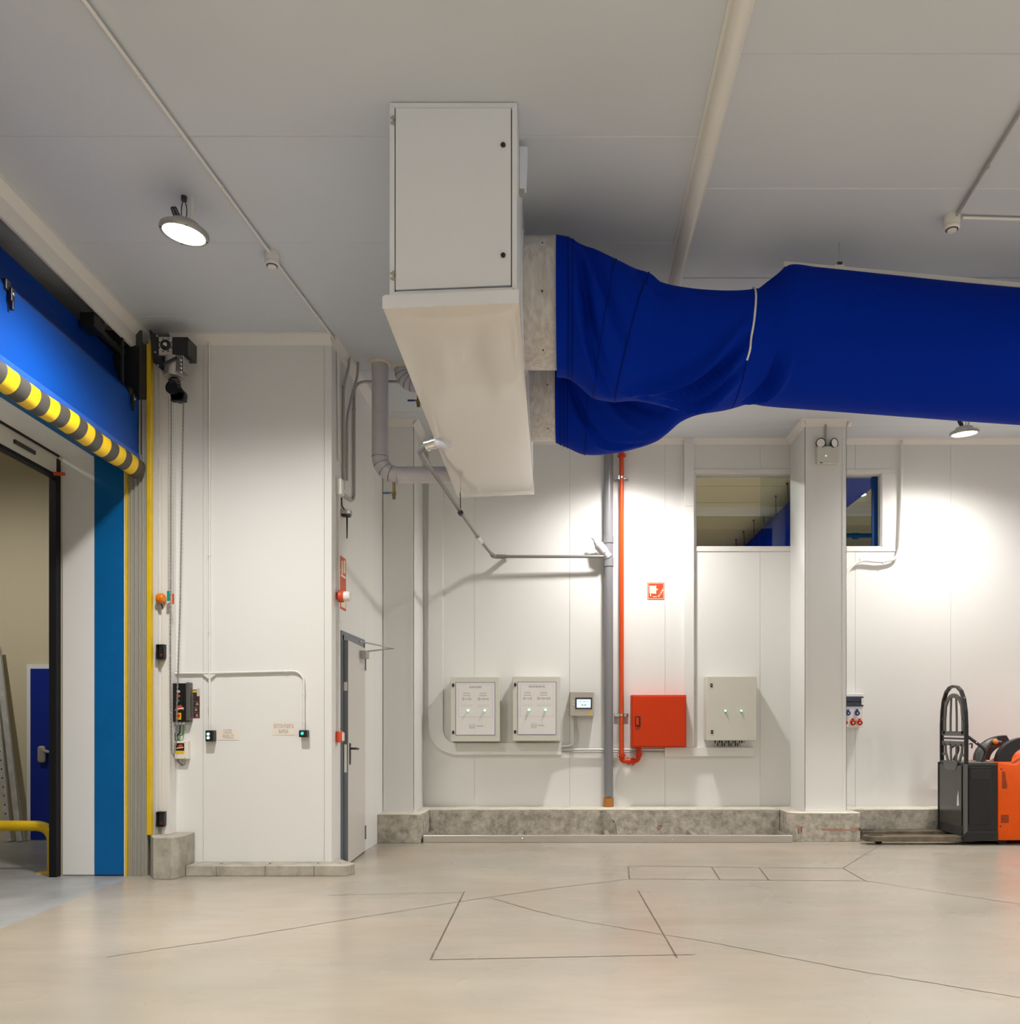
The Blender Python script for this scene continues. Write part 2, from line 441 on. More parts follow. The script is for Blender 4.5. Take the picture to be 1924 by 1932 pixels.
bm = B(); slab(bm, 3.2, JAMB, .115, .13, 3.607, 3.83); obj('fascia_panel', bm, BLUEJ, wl)
# black strip standing for the shaded gap under the blue panel
bm = B(); slab(bm, JAMB-.012, JAMB, .128, .385, 0, .012); obj('foot_gap_shade', bm, BLACK, wl)
# cove over the doorway
bm = B()
for Y0, Y1 in [(3.2, 7.86)]:
    def P(Y, o, z): return (LX(Y, o), Y, z)
    prof = [(-.02, CEIL), (-.02, CEIL-.03), (.03, CEIL-.09), (.03, CEIL-.19), (.05, CEIL-.20), (.07, CEIL-.20), (.07, CEIL)]
    a = [bm.verts.new(P(Y0, *p)) for p in prof]; b = [bm.verts.new(P(Y1, *p)) for p in prof]
    bm.faces.new(a); bm.faces.new(b[::-1])
    for i in range(len(prof)): bm.faces.new([a[i], b[i], b[(i+1) % len(prof)], a[(i+1) % len(prof)]])
bmesh.ops.recalc_face_normals(bm, faces=bm.faces)
tag(obj('trim_4', bm, TRIM), kind='structure')

# ---- adjoining room seen through the doorway
bm = B(); box(bm, -10.5, -4.3, 10.06, 10.16, 0, 5.2)
wa = obj('wall_adjoining', bm, BEIGE); tag(wa, kind='structure')
bm = B(); box(bm, -10.6, -10.5, -6, 10.16, 0, 5.2); tag(obj('wall_adjoining_left', bm, BEIGE), kind='structure')
bm = B(); box(bm, -10.6, -4.36, -6.1, 10.16, 5.1, 5.2); tag(obj('ceiling_adjoining', bm, WHITE), kind='structure')
bm = B(); box(bm, -4.36, LX(PART, .70)-.0, PART+.1, 10.16, 0, 5.2); tag(obj('wall_adjoining_right', bm, BEIGE), kind='structure')
bm = B(); slab(bm, -6, 7.9, .64, .70, CEIL, 5.2); tag(obj('wall_adjoining_top', bm, BEIGE), kind='structure')

# ---- hall behind the window
bm = B(); box(bm, -3, 12, WALL+.121, 34, 5.5, 5.6)
cb = obj('ceiling_beyond', bm, JOINT); tag(cb, kind='structure')
y = WALL+.2
while y < 33:
    bm = B(); box(bm, -2.9, 11.9, y+.012, y+1.13, 5.47, 5.5); obj('ceiling_panel', bm, BEIGE, cb); y += 1.15
bm = B(); box(bm, -3, 12, 34, 34.1, 0, 5.5); tag(obj('wall_beyond', bm, BEIGE), kind='structure')
bm = B(); box(bm, -3.1, -3, WALL+.13, 34, 0, 5.6); box(bm, 12, 12.1, WALL+.13, 34, 0, 5.6); tag(obj('wall_beyond_sides', bm, BEIGE), kind='structure')
bm = B(); box(bm, -3, 12, WALL+.13, 34, -.1, 0); tag(obj('floor_beyond', bm, FLOORM), kind='structure')

# ================================================================== things
# ---- high-bay lamps
def high_bay(x, y, k, label, group=None, z=4.50, ceil=CEIL, tilt=(0, 0)):
    t = thing('high_bay_lamp', (x, y, ceil), label, 'lamp', group)
    M = Matrix.Translation((x, y, z)) @ Matrix.Rotation(tilt[0], 4, 'X') @ Matrix.Rotation(tilt[1], 4, 'Y')
    bm = B(); lathe(bm, [(.0, .05), (.05, .05), (.055, .085), (.09, .075), (.10, .045), (.150, .032), (.155, .012), (.150, 0), (.132, 0), (.130, .012)], M, 36)
    obj('housing', bm, STEEL, t, True)
    bm = B(); lathe(bm, [(0, .002), (.13, .006)], M, 36); obj('lens', bm, LENS, t)
    for a in range(4):
        bm = B(); disc(bm, M @ Vector((.142*math.cos(a*1.57+.5), .142*math.sin(a*1.57+.5), .001)), M.to_3x3() @ Vector((0, 0, -1)), .006, .004); obj('screw', bm, DARKM, t)
    bm = B()
    pts = []
    zt = z+.08
    for i in range(15):
        a = 2*math.pi*i/14; pts.append((x+.018*math.sin(a), y, (zt+ceil-.03)/2-(ceil-.03-zt)/2*math.cos(a)))
    tube(bm, pts, .0035, 6); disc(bm, (x, y, ceil), (0, 0, -1), .018, .03); tube(bm, [(x, y, zt-.02), (x, y, zt+.012)], .012, 8)
    obj('hook', bm, DARKM, t, True)
    bm = B(); tube(bm, fillet([(x+.05, y, ceil), (x+.052, y, ceil-.10), (x+.045, y, z+.10), (x+.02, y, z+.075)], .03), .011, 8)
    obj('cable_gland', bm, TRIM, t, True)
    bm = B()
    for s in (0, .014):
        tube(bm, fillet([(x-.02-s, y, z+.07), (x-.05-s, y, z+.12), (x-.07-s, y, z+.175), (x-.055-s, y, z+.18), (x-.01-s, y, z+.085)], .03), .006, 6)
    obj('cable_loop', bm, DARKM, t, True)
    d = bpy.data.lights.new('lamp_light', 'SPOT'); d.energy = LAMP_W*k; d.color = LAMP_COL
    d.spot_size = LAMP_CONE; d.spot_blend = LAMP_BLEND; d.shadow_soft_size = .13
    l = bpy.data.objects.new('lamp_light', d); C.objects.link(l); l.parent = t; l.location = (0, 0, z-.012-ceil)
    return t
for i, (x, y, k, lab) in enumerate(LAMPS):
    high_bay(x, y, k, lab, 'high bay lamps added out of view' if i > 2 else None, tilt=[(.0, .12), (.06, -.06), (0, 0)][i] if i < 3 else (0, 0))
high_bay(-6.3, 7.4, 2.2, 'unseen high bay lamp added to light the room beyond the roll up door', z=4.85, ceil=5.1)  # unseen lamp added to brighten the adjoining room
high_bay(5.0, 15.3, 4.0, 'lit lamp seen small through the window beyond the pillar', z=5.25, ceil=5.47)
high_bay(1.0, 13.2, 4.5, 'lamp added out of view to light the hall behind the window', z=5.25, ceil=5.47)  # unseen lamp added to brighten the view through the window

# ---- concrete plinths and pillars
PZ = .32
def plinth(name, pts, label, z=PZ):
    t = thing(name, (pts[0][0], pts[0][1], 0), label, 'plinth')
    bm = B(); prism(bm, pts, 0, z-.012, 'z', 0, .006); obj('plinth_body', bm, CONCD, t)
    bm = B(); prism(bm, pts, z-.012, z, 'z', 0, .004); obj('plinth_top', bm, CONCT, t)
    return t
pl0 = plinth('concrete_plinth', [(-1.60, 10.35), (2.47, 10.35), (2.47, WALL-.003), (-1.60, WALL-.003)], 'long low concrete plinth at the wall behind the steel floor rail')
plinth('concrete_plinth', [(SIDE+.002, 9.80), (-1.62, 9.80), (-1.602, 10.0), (-1.602, WALL-.003), (SIDE+.002, WALL-.003)], 'short grey concrete plinth under the pillar beside the grey door')
pl2 = plinth('concrete_plinth', [(2.475, 10.02), (2.55, 9.93), (3.24, 9.93), (3.28, 9.97), (3.28, WALL-.003), (2.475, WALL-.003)], 'stained concrete plinth with rounded corner under the free pillar')
plinth('concrete_plinth', [(3.285, 10.35), (10.49, 10.35), (10.49, WALL-.003), (3.285, WALL-.003)], 'low concrete plinth along the wall behind the pallet truck')
STAIN_D = mat('damp stain', (.42, .385, .31), .65, vary=.5, scale=14)
STAIN_R = mat('rubbed red paint', (.45, .27, .20), .75, vary=.35, scale=20)
def stain(name, pts, Y, m, parent):
    P = []
    for (a, b) in zip(pts, pts[1:]+pts[:1]):
        for k in range(5):
            u = k/5; P.append((xa(a[0]+(b[0]-a[0])*u+random.uniform(-1.2, 1.2), Y), za(a[1]+(b[1]-a[1])*u+random.uniform(-1.2, 1.2), Y)))
    bm = B(); prism(bm, P, Y-.0015, Y, 'y'); bmesh.ops.triangulate(bm, faces=[f for f in bm.faces if len(f.verts) > 4]); obj(name, bm, m, parent)
stain('damp_stain', [(1135, 1530), (1143, 1530), (1152, 1540), (1160, 1556), (1164, 1572), (1120, 1572), (1123, 1556), (1131, 1542)], 10.35, STAIN_D, pl0)
stain('red_mark', [(1240, 1557), (1248, 1556), (1246, 1562), (1240, 1566)], 10.35, STAIN_R, pl0)
stain('red_mark', [(1505, 1560), (1512, 1558), (1512, 1572), (1506, 1574)], 9.93, STAIN_R, pl2)
stain('red_mark', [(1548, 1562), (1600, 1564), (1622, 1562), (1622, 1568), (1590, 1569), (1550, 1567)], 9.93, STAIN_R, pl2)
def pillar(x0, x1, y0, label, cove_l=True):
    t = thing('pillar', ((x0+x1)/2, y0, PZ), label, 'pillar')
    bm = B(); box(bm, x0+.003, x1-.003, y0+.003, WALL-.001, PZ, CEIL-.001); obj('core', bm, WHITE, t)
    for a, b in [(x0, x0+.03), (x1-.045, x1)]:
        bm = B(); box(bm, a, b, y0, y0+.005, PZ, CEIL-.002); obj('corner_flashing', bm, WHITE, t)
    bm = B(); box(bm, x0, x0+.004, y0, y0+.16, PZ, CEIL-.002); box(bm, x1-.004, x1, y0, y0+.16, PZ, CEIL-.002); obj('corner_flashing', bm, TRIM, t)
    bm = B(); prism(bm, [(y0, CEIL), (y0-.06, CEIL), (y0-.05, CEIL-.015), (y0, CEIL-.075)], x0-.05, x1+.05, 'x')
    prism(bm, [(x0, CEIL), (x0-.06, CEIL), (x0-.05, CEIL-.015), (x0, CEIL-.075)], y0-.05, WALL-.05, 'y')
    prism(bm, [(x1, CEIL), (x1+.06, CEIL), (x1+.05, CEIL-.015), (x1, CEIL-.075)], y0-.05, WALL-.05, 'y')
    obj('cove', bm, TRIM, t)
    bm = B(); box(bm, x0-.001, x1+.001, y0-.004, y0+.003, PZ, PZ+.025); obj('base_strip', bm, TRIM, t)
    return t
pillar(2.69, 3.16, 10.08, 'white panelled pillar in front of the window, carrying the emergency light')
pillar(-2.088, -1.735, 10.08, 'white panelled pillar in the corner beside the grey door')

# ---- concrete curb and corner post by the partition
t = thing('concrete_curb', (-2.7, 7.66, 0), 'low concrete curb along the foot of the white partition', 'curb')
cx = [-3.283, -3.02, -2.60, -2.18]
segs = list(zip(cx, cx[1:]))
for i, (a, b) in enumerate(segs):
    bm = B(); box(bm, a+.001, b-.001, 7.66, PART-.003, 0, .089, .006); obj('curb_block', bm, CONC, t)
bm = B(); prism(bm, [(-2.178, 7.66), (-1.895, 7.66), (-1.86, 7.80), (-1.94, 7.90), (-2.086, 8.10), (-2.086, PART-.003), (-2.178, PART-.003)], 0, .089, 'z', 0, .005); obj('curb_block', bm, CONC, t)
for x in (-3.03, -2.60, -2.18, -1.99):
    bm = B(); disc(bm, (x, 7.80, .089), (0, 0, 1), .011, .008, .002, 8); obj('bolt', bm, STEEL, t)
bm = B(); prism(bm, [(-3.487, 7.50), (-3.325, 7.49), (-3.295, 7.55), (-3.285, 7.66), (-3.30, 7.89), (-3.606, 7.89), (-3.606, 7.70)], 0, .352, 'z', 0, .006)
tag(obj('concrete_post', bm, CONC), 'short concrete corner post standing at the foot of the roll up door guide', 'concrete post')

# ---- steel floor rail in front of the plinth
t = thing('floor_rail', (.4, 9.86, 0), 'brushed steel rail frame lying on the floor before the long plinth', 'floor rail')
bm = B(); box(bm, xa(798, 9.84), xa(1495, 9.84), 9.84, 9.90, .0, .082, .006); obj('front_bar', bm, STAIN, t)
for px in (806, 980, 1146, 1312, 1484):
    X = xa(px, 9.9); bm = B(); box(bm, X-.028, X+.028, 9.901, 10.349, .02, .078, .005); obj('cross_bar', bm, STAIN, t)
for px in (985, 1268): 
    bm = B(); disc(bm, (xa(px, 9.84), 9.84, .04), (0, -1, 0), .014, .004, .001, 12); obj('bolt', bm, CHROME, t)

# ---- window
t = thing('window_1', ((WX0+WX1)/2, WALL, WZ0), kind='structure')
bm = B(); fr = .052
for a in [(WX0-fr, WX1+.16, WZ0-fr, WZ0+.002), (WX0-fr, WX1+.16, WZ1-.002, WZ1+fr), (WX1, WX1+.16, WZ0, WZ1), (WX0-fr, WX0+.002, WZ0, WZ1)]:
    box(bm, a[0], a[1], WALL-.012, WALL+.002, a[2], a[3], .003, 1)
obj('frame', bm, TRIM, t)
bm = B()
for a in [(WX0, WX1, WZ0-.0, WZ0+.012), (WX0, WX1, WZ1-.012, WZ1), (WX0, WX0+.012, WZ0, WZ1), (WX1-.012, WX1, WZ0, WZ1)]:
    box(bm, a[0], a[1], WALL+.002, WALL+.16, a[2], a[3])
obj('reveal', bm, TRIM, t)
bm = B(); box(bm, WX0+.012, WX1-.012, WALL+.118, WALL+.124, WZ0+.012, WZ1-.012); obj('pane', bm, GLASS, t)
bm = B(); box(bm, 2.36, WX1-.012, WALL+.128, WALL+.133, WZ0+.012, WZ1-.012); obj('sliding_pane', bm, GLASS, t)
bm = B(); box(bm, WX0+.013, WX0+.026, WALL+.09, WALL+.116, WZ0+.012, WZ1-.012); obj('blue_stile', bm, DBLUE2, t)
bm = B(); box(bm, WX1-.085, WX1-.02, WALL+.09, WALL+.116, WZ0+.012, WZ1-.012); obj('blue_stile', bm, DBLUE2, t)

# ---- things seen through the window
t = thing('hung_fabric_duct', (4.15, 20, 4.62), 'blue fabric duct on wires in the hall seen through the window', 'fabric duct')
bm = B(); tube(bm, [(4.15, 12.0+.5*k, 4.98) for k in range(43)], .36, 24); obj('sleeve', bm, FABRIC, t, True)
for k in range(22):
    Y = 12.4+k*.95
    bm = B(); tube(bm, [(3.80, Y, 5.06), (3.79, Y+.1*(k % 2), 5.47)], .008, 6); disc(bm, (3.79, Y+.1*(k % 2), 5.469), (0, 0, -1), .022, .02, 0, 8); obj('wire', bm, DARKM, t)
bm = B(); box(bm, -2.9, 11.9, 17.0, 17.22, 5.34, 5.469); tag(obj('ceiling_beam', bm, WHITE), 'pale cross beam under the ceiling seen through the window', 'beam')
bm = B(); tube(bm, [(6.0, 19.5, 5.62-.12), (6.0, 19.5, 5.55)], .02, 6); bm.free()
t = thing('blue_pipe', (7.0, 19.4, 5.5), 'blue pipe crossing the hall seen through the window by the pillar', 'pipe')
bm = B(); tube(bm, [(6.0, 19.4, 5.545-.0), (11.8, 19.4, 5.545)], .045, 12)
for v in bm.verts: v.co.z += -.12
obj('pipe_run', bm, BLUEJ, t, True)
bm = B(); tube(bm, [(6.22, 19.4, 5.425), (6.34, 19.4, 5.425)], .075, 12); obj('coupling', bm, BLUEJ, t, True)

# ---- air handling unit hung under the ceiling
UY0, UY1, UZ = 4.93, 8.95, 3.66
def UXL(Y): return -.985-.022*(Y-UY0)
def UXR(Y): return -.279-.016*(Y-UY0)
t = thing('air_handling_unit', (-.65, 6.9, UZ), 'long white air handling unit with access door hung under the ceiling', 'air handling unit')
zt = CEIL-.004
def uslab(bm, d0, d1, z0, z1, Y0=UY0, Y1=UY1, dl=0, dr=0, bev=0):
    return prism(bm, [(UXL(Y0)-dl, Y0), (UXR(Y0)+dr, Y0), (UXR(Y1)+dr, Y1), (UXL(Y1)-dl, Y1)], z0, z1, 'z', 0, bev)
bm = B(); uslab(bm, 0, 0, UZ+.02, zt, UY0+.02); obj('casing', bm, UNITW, t)
# front frame and door
fx0, fx1 = xa(735, UY0), xa(975, UY0)
fz0, fz1 = UZ+.02, zt
for n_, pts in [('frame_rail', [(fx0, fz1), (fx1, fz1), (fx1-.028, fz1-.028), (fx0+.028, fz1-.028)]), ('frame_rail', [(fx0, fz0), (fx0+.028, fz0+.02), (fx1-.028, fz0+.045), (fx1, fz0)]),
                ('frame_rail', [(fx0, fz0+.001), (fx0, fz1-.001), (fx0+.027, fz1-.029), (fx0+.027, fz0+.02)]), ('frame_rail', [(fx1, fz0+.001), (fx1, fz1-.001), (fx1-.027, fz1-.029), (fx1-.027, fz0+.045)])]:
    bm = B(); prism(bm, pts, UY0, UY0+.02, 'y'); obj(n_, bm, UNITW, t)
bm = B(); prism(bm, [(fx0+.033, fz0+.028), (fx0+.033, fz1-.031), (fx1-.033, fz1-.031), (fx1-.033, fz0+.055)], UY0-.004, UY0+.019, 'y', 0, .002)
dr = obj('access_door', bm, UNITW, t)
bm = B(); box(bm, fx0+.024, fx1-.024, UY0+.0185, UY0+.022, fz0+.02, fz1-.02); obj('door_gap_shade', bm, BLACK, t)  # black sheet that paints the gap round the door dark
for py in (274, 482):
    bm = B(); lathe(bm, [(0, .012), (.010, .012), (.0135, .008), (.0135, 0)], look(at(949, py, UY0-.004), (0, -1, 0)), 18); obj('latch', bm, BLACK, dr, True)
for py in (228, 521):
    c = at(742, py, UY0)
    bm = B(); box(bm, c.x-.004, c.x+.004, UY0-.012, UY0-.002, c.z-.026, c.z+.026, .002); box(bm, c.x-.016, c.x+.016, UY0-.006, UY0-.003, c.z-.02, c.z-.01); box(bm, c.x-.016, c.x+.016, UY0-.006, UY0-.003, c.z+.01, c.z+.02)
    obj('hinge', bm, GALV, dr)
# drip tray underneath, falling slightly to the left
def tz(X): return UZ-.005+(X+.65)*.045
nx, ny = 14, 40; bm = B(); G = []
yt0, yt1 = UY0-.035, UY1+.03
for j in range(ny+1):
    row = []; Y = yt0+(yt1-yt0)*j/ny
    xl, xr = UXL(Y)-.03, UXR(Y)+.012
    for i in range(nx+1):
        X = xl+(xr-xl)*i/nx; u, v = i/nx, j/ny
        z = tz(X)-.055-.010*math.sin(math.pi*u)*math.sin(math.pi*v)-.006*math.sin(7*v+4*u)*math.sin(math.pi*u)*math.sin(math.pi*v)
        d = min(abs(u-.0)*.8, abs(1-u)*.8, v*5, (1-v)*5)
        row.append(bm.verts.new((X, Y, z+(.0 if d > 0 else .012))))
    G.append(row)
for j in range(ny):
    for i in range(nx): bm.faces.new([G[j][i], G[j][i+1], G[j+1][i+1], G[j+1][i]])
top = [[bm.verts.new((v.co.x, v.co.y, tz(v.co.x)+.022)) for v in (r[0], r[-1])] for r in G]
for j in range(ny):
    bm.faces.new([G[j][0], G[j+1][0], top[j+1][0], top[j][0]]); bm.faces.new([G[j][-1], top[j][1], top[j+1][1], G[j+1][-1]])
bm.faces.new([*G[0][::-1], top[0][0], top[0][1]]); bm.faces.new([*G[-1], top[-1][1], top[-1][0]])
bm.faces.new([r[0] for r in top]+[r[1] for r in top[::-1]])
bmesh.ops.recalc_face_normals(bm, faces=bm.faces)
tray = obj('drip_tray', bm, TRAYW, t, True)
xl_, xr_ = UXL(yt0)-.031, UXR(yt0)+.013
bm = B(); prism(bm, [(xl_, tz(xl_)-.050), (xr_, tz(xr_)-.050), (xr_, tz(xr_)+.022), (xl_+.012, tz(xl_)+.024), (xl_, tz(xl_)+.012)], yt0-.004, yt0-.0005, 'y'); obj('tray_lip', bm, UNITW, t)
# side bracket on the right flank and its strap
bm = B(); Yb = 5.25
c0, c1 = at(979, 276, Yb), at(993, 355, Yb)
prism(bm, [(UXR(Yb)+.001, c0.z), (c0.x+.05, c0.z), (c1.x-.002, c1.z), (UXR(Yb)+.001, c1.z)], Yb, Yb+.05, 'y', 0, .003); obj('hanger_bracket', bm, UNITW, t)
bm = B(); box(bm, UXR(Yb)+.002, UXR(Yb)+.03, Yb+.005, Yb+.04, c1.z-.03, c1.z); obj('hanger_foot', bm, GALV, t)
# drain spout on the left edge of the tray
YD = 7.2; s0 = at(843, 828, 7.15)
s1 = at(804, 840, 7.2); s2 = at(797, 853, 7.2)
bm = B(); tube(bm, [s0, s0.lerp(s1, .35), s1.lerp(s0, .35)], [.085, .05, .040], 18); obj('drain_spout', bm, UNITW, t, True)
bm = B(); tube(bm, [s1.lerp(s0, .48), s1], .046, 18); tube(bm, [s1.lerp(s0, .42), s1.lerp(s0, .34)], .050, 18); tube(bm, [s1.lerp(s0, .10), s1.lerp(s0, .0)], .050, 18); obj('hose_clamp', bm, CHROME, t, True)
# round outlets with short painted spigots
for i, (Yc, zc, r) in enumerate([(6.08, 4.17, .417), (7.64, 4.17, .417)]):
    bm = B()
    lathe(bm, [(r, 0), (r, .30)], look((-.34, Yc, zc), (1, 0, 0)), 56)
    o = obj('round_spigot', bm, DUCTM, t, True)
    bm = B(); lathe(bm, [(r, 0), (r+.035, 0), (r+.035, .012), (r, .012)], look((UXR(Yc)+.001, Yc, zc), (1, 0, 0)), 56); obj('flange', bm, UNITW, o, True)
    for a in (-.6, .25, 1.15):
        p = Vector((-.16, Yc-r*math.cos(a), zc-r*math.sin(a))); bm = B(); disc(bm, p, (0, -math.cos(a), -math.sin(a)), .006, .004, 0, 8); obj('screw', bm, DARKM, o)

# ---- blue fabric duct with two inlets
def circ(yT, yB, Yc):
    a, b = math.atan((CY-yT)/F), math.atan((CY-yB)/F); m, h = (a+b)/2, (a-b)/2
    d = Yc/math.cos(m); return EYE+d*math.sin(m), d*math.sin(h)
def lower(yB, r, Yc):
    a = math.atan((CY-yB)/F); m = a+.05
    for _ in range(30): m = a+math.asin(min(.99, r*math.cos(m)/Yc))
    return EYE+Yc*math.tan(m)
def smooth(tbl, n):
    """monotone-ish resample of rows (first entry is the parameter)"""
    out = []; x0, x1 = tbl[0][0], tbl[-1][0]
    for k in range(n+1):
        x = x0+(x1-x0)*k/n; i = 0
        while i < len(tbl)-2 and x > tbl[i+1][0]: i += 1
        p0, p1, p2, p3 = tbl[max(i-1, 0)], tbl[i], tbl[i+1], tbl[min(i+2, len(tbl)-1)]
        t_ = (x-p1[0])/(p2[0]-p1[0]); row = [x]
        for c in range(1, len(p1)):
            m1 = (p2[c]-p0[c])/(p2[0]-p0[0]) if p2[0] != p0[0] else 0
            m2 = (p3[c]-p1[c])/(p3[0]-p1[0]) if p3[0] != p1[0] else 0
            h = p2[0]-p1[0]
            row.append((2*t_**3-3*t_**2+1)*p1[c]+(t_**3-2*t_**2+t_)*h*m1+(-2*t_**3+3*t_**2)*p2[c]+(t_**3-t_**2)*h*m2)
        out.append(row)
    return out
# rows: X, Yc, zc, r, lean
A = []
for px, yT, yB, Yc, ln in [(1050, 442, 712, 6.08, 0), (1072, 447, 715, 6.08, .0), (1100, 462, 731, 6.09, .02), (1128, 478, 750, 6.10, .04), (1151, 491, 756, 6.11, .05), (1176, 504, 759, 6.12, .06),
                        (1207, 517, 757, 6.14, .07), (1225, 532, 757, 6.16, .07), (1277, 543, 768, 6.20, .07), (1320, 547, 779, 6.26, .07), (1353, 548, 780, 6.30, .07), (1390, 546, 773, 6.36, .06), (1412, 541, 766, 6.40, .05),
                        (1435, 528, 763, 6.44, .03), (1452, 516, 766, 6.46, .02), (1478, 499, 769, 6.50, 0), (1520, 503, 772, 6.53, 0), (1924, 546, 801, 6.84, 0)]:
    z, r = circ(yT, yB, Yc); A.append((xa(px, Yc), Yc, z, r, ln))
last = A[-1]
A.append((6.0, 7.25, last[2], last[3], 0)); A.append((8.2, 7.62, last[2], last[3], 0))
Bt = []
for px, yB, Yc, r in [(1048, 836, 7.64, .43), (1072, 846, 7.64, .44), (1103, 858, 7.62, .46), (1156, 856, 7.55, .46), (1204, 846, 7.42, .45), (1241, 833, 7.28, .44), (1262, 818, 7.15, .43), (1287, 797, 7.0, .42), (1321, 783, 6.85, .40), (1375, 774, 6.66, .38), (1430, 758, 6.55, .36)]:
    Bt.append((xa(px, Yc), Yc, lower(yB, r, Yc), r, 0))
def gauss(x): return math.exp(-x*x)
# folds: (u0, th0, u1, th1, width, amplitude)   u in metres along X, th in degrees (90 = towards the room, 180 = underside)
FA = [(.05, 40, .30, 150, .05, -.030), (.02, 70, .22, 160, .045, .020), (.08, 25, .48, 130, .06, -.022), (.12, 95, .34, 172, .045, -.022), (.40, 30, .62, 60, .06, -.016),
      (.50, 172, 1.20, 85, .055, .030), (.60, 178, 1.22, 100, .05, -.030), (.66, 172, 1.24, 112, .05, .034), (.72, 180, 1.24, 126, .045, -.026), (.80, 182, 1.22, 140, .05, .022), (.45, 165, .90, 120, .07, -.012),
      (1.32, 180, 1.46, 120, .04, -.030), (1.36, 185, 1.54, 120, .04, .022), (1.30, 20, 1.5, 50, .05, -.012)]
FB = [(.00, 80, .30, 160, .05, -.026), (.05, 60, .60, 150, .05, .026), (.12, 60, .75, 140, .05, -.030), (.2, 50, .85, 130, .05, .03), (.3, 45, .95, 120, .05, -.026), (.05, 120, .45, 178, .05, .018), (.1, 140, .6, 176, .05, -.016)]
def sleeve_pt(row, th, folds, cut0=None):
    X, Yc, z, r, ln = row; R = r
    for u0, t0, u1, t1, wd, am in folds:
        # distance in a (metres, metres) chart
        ax, ay, bx, by = u0, math.radians(t0)*r, u1, math.radians(t1)*r
        px_, py_ = X, th*r
        dx, dy = bx-ax, by-ay; L2 = dx*dx+dy*dy
        q = ((px_-ax)*dx+(py_-ay)*dy)/L2
        qc = max(0, min(1, q)); ex, ey = px_-ax-qc*dx, py_-ay-qc*dy
        bow = .05*math.sin(math.pi*qc)
        dd = math.hypot(ex, ey)
        sgn = 1 if (dx*ey-dy*ex) > 0 else -1
        dd = abs(sgn*dd-bow)
        R += 2.6*am*gauss(dd/wd*1.6)*math.sin(math.pi*max(0.05, min(.95, qc)))**.6
    return Vector((X+ln*math.cos(th), Yc-R*math.sin(th), z+R*math.cos(th)))
def sleeve(rows, folds, seg=96):
    bm = B(); rings = [[bm.verts.new(sleeve_pt(rw, 2*math.pi*k/seg, folds)) for k in range(seg)] for rw in rows]
    for p, q in zip(rings, rings[1:]):
        for k in range(seg):
            f = bm.faces.new([p[k], q[k], q[(k+1) % seg], p[(k+1) % seg]]); f.smooth = True
    return bm, rings
t = thing('fabric_air_duct', (2, 6.6, 3.6), 'big royal blue fabric air duct with two sagging inlets', 'fabric duct')
rowsA = smooth(A, 520)
iT = min(range(len(rowsA)), key=lambda i: abs(rowsA[i][0]-xa(1404, 6.38)))
def thin(rw, x):   # fine rows in the draped stretch, coarse along the straight sleeve
    return [q for i, q in enumerate(rw) if q[0] < x or i % 12 == 0 or i == len(rw)-1]
bm, rg = sleeve(rowsA[:iT+1], FA); obj('front_inlet_sleeve', bm, FABRIC, t)
bm, rg = sleeve(thin(rowsA[iT:], 1.8), FA); bm.faces.new(rg[-1]); obj('main_sleeve', bm, FABRIC, t)
rowsB = smooth(Bt, 150)
bm, rg = sleeve(rowsB, FB); obj('rear_inlet_sleeve', bm, FABRIC, t)
def ring(rows, folds, x, name, r, m, th0=0, th1=360, lean=0.0, lift=.004, parent=None):
    pts = []
    for k in range(61):
        th = math.radians(th0+(th1-th0)*k/60); xx = x+lean*math.cos(th)
        i_ = max(0, min(len(rows)-2, int((xx-rows[0][0])/(rows[-1][0]-rows[0][0])*(len(rows)-1))))
        f_ = max(0, min(1, (xx-rows[i_][0])/(rows[i_+1][0]-rows[i_][0]))); rw = [u_+(v_-u_)*f_ for u_, v_ in zip(rows[i_], rows[i_+1])]; p = sleeve_pt(rw, th, folds)
        c = Vector((p.x, rw[1], rw[2])); pts.append(c+(p-c)*(1+lift/rw[3]))
    bm = B(); tube(bm, pts, r, 6); return obj(name, bm, m, parent or t, True)
for x in (.005, .035): ring(rowsA, FA, x, 'seam', .003, SEAM)
ring(rowsA, FA, .255, 'seam', .003, SEAM, lean=.03); ring(rowsA, FA, .44, 'seam', .004, SEAM, lean=.05)
for x in (-.06, -.03, .0): ring(rowsB, FB, x, 'seam', .003, SEAM)
ring(rowsB, FB, .17, 'seam', .0035, SEAM, lean=.02)
ring(rowsA, FA, xa(1400, 6.36), 'tie_cord', .0075, TRIM, -40, 122, lift=.006)
ring(rowsA, FA, xa(1400, 6.36), 'seam', .003, SEAM, 122, 200, lift=.003)
# hanging rail along the top of the sleeve
bm = B()
def rail_pt(X):
    rw = min(rowsA, key=lambda q: abs(q[0]-X)); a = math.radians(23)
    return Vector((X, rw[1]-(rw[3]+.006)*math.sin(a), rw[2]+(rw[3]+.006)*math.cos(a)))
p0, p1 = rail_pt(xa(1478, 6.3)), rail_pt(8.1)
p1.y = p0.y+(6.62-p0.y)/(3.4-p0.x)*(p1.x-p0.x)
dirv = (p1-p0).normalized(); nv = Vector((-dirv.y, dirv.x, 0))
rl = thing('duct_rail', p0, 'thin white rail along the ceiling holding the blue fabric duct', 'rail')
vs_ = []
for p in (p0, p1):
    for s, h in ((-.014, -.006), (.014, -.006), (.014, .030), (-.014, .030)): vs_.append(bm.verts.new(p+nv*s+Vector((0, 0, h))))
for f in [(0, 1, 2, 3), (7, 6, 5, 4), (0, 4, 5, 1), (1, 5, 6, 2), (2, 6, 7, 3), (3, 7, 4, 0)]: bm.faces.new([vs_[i] for i in f])
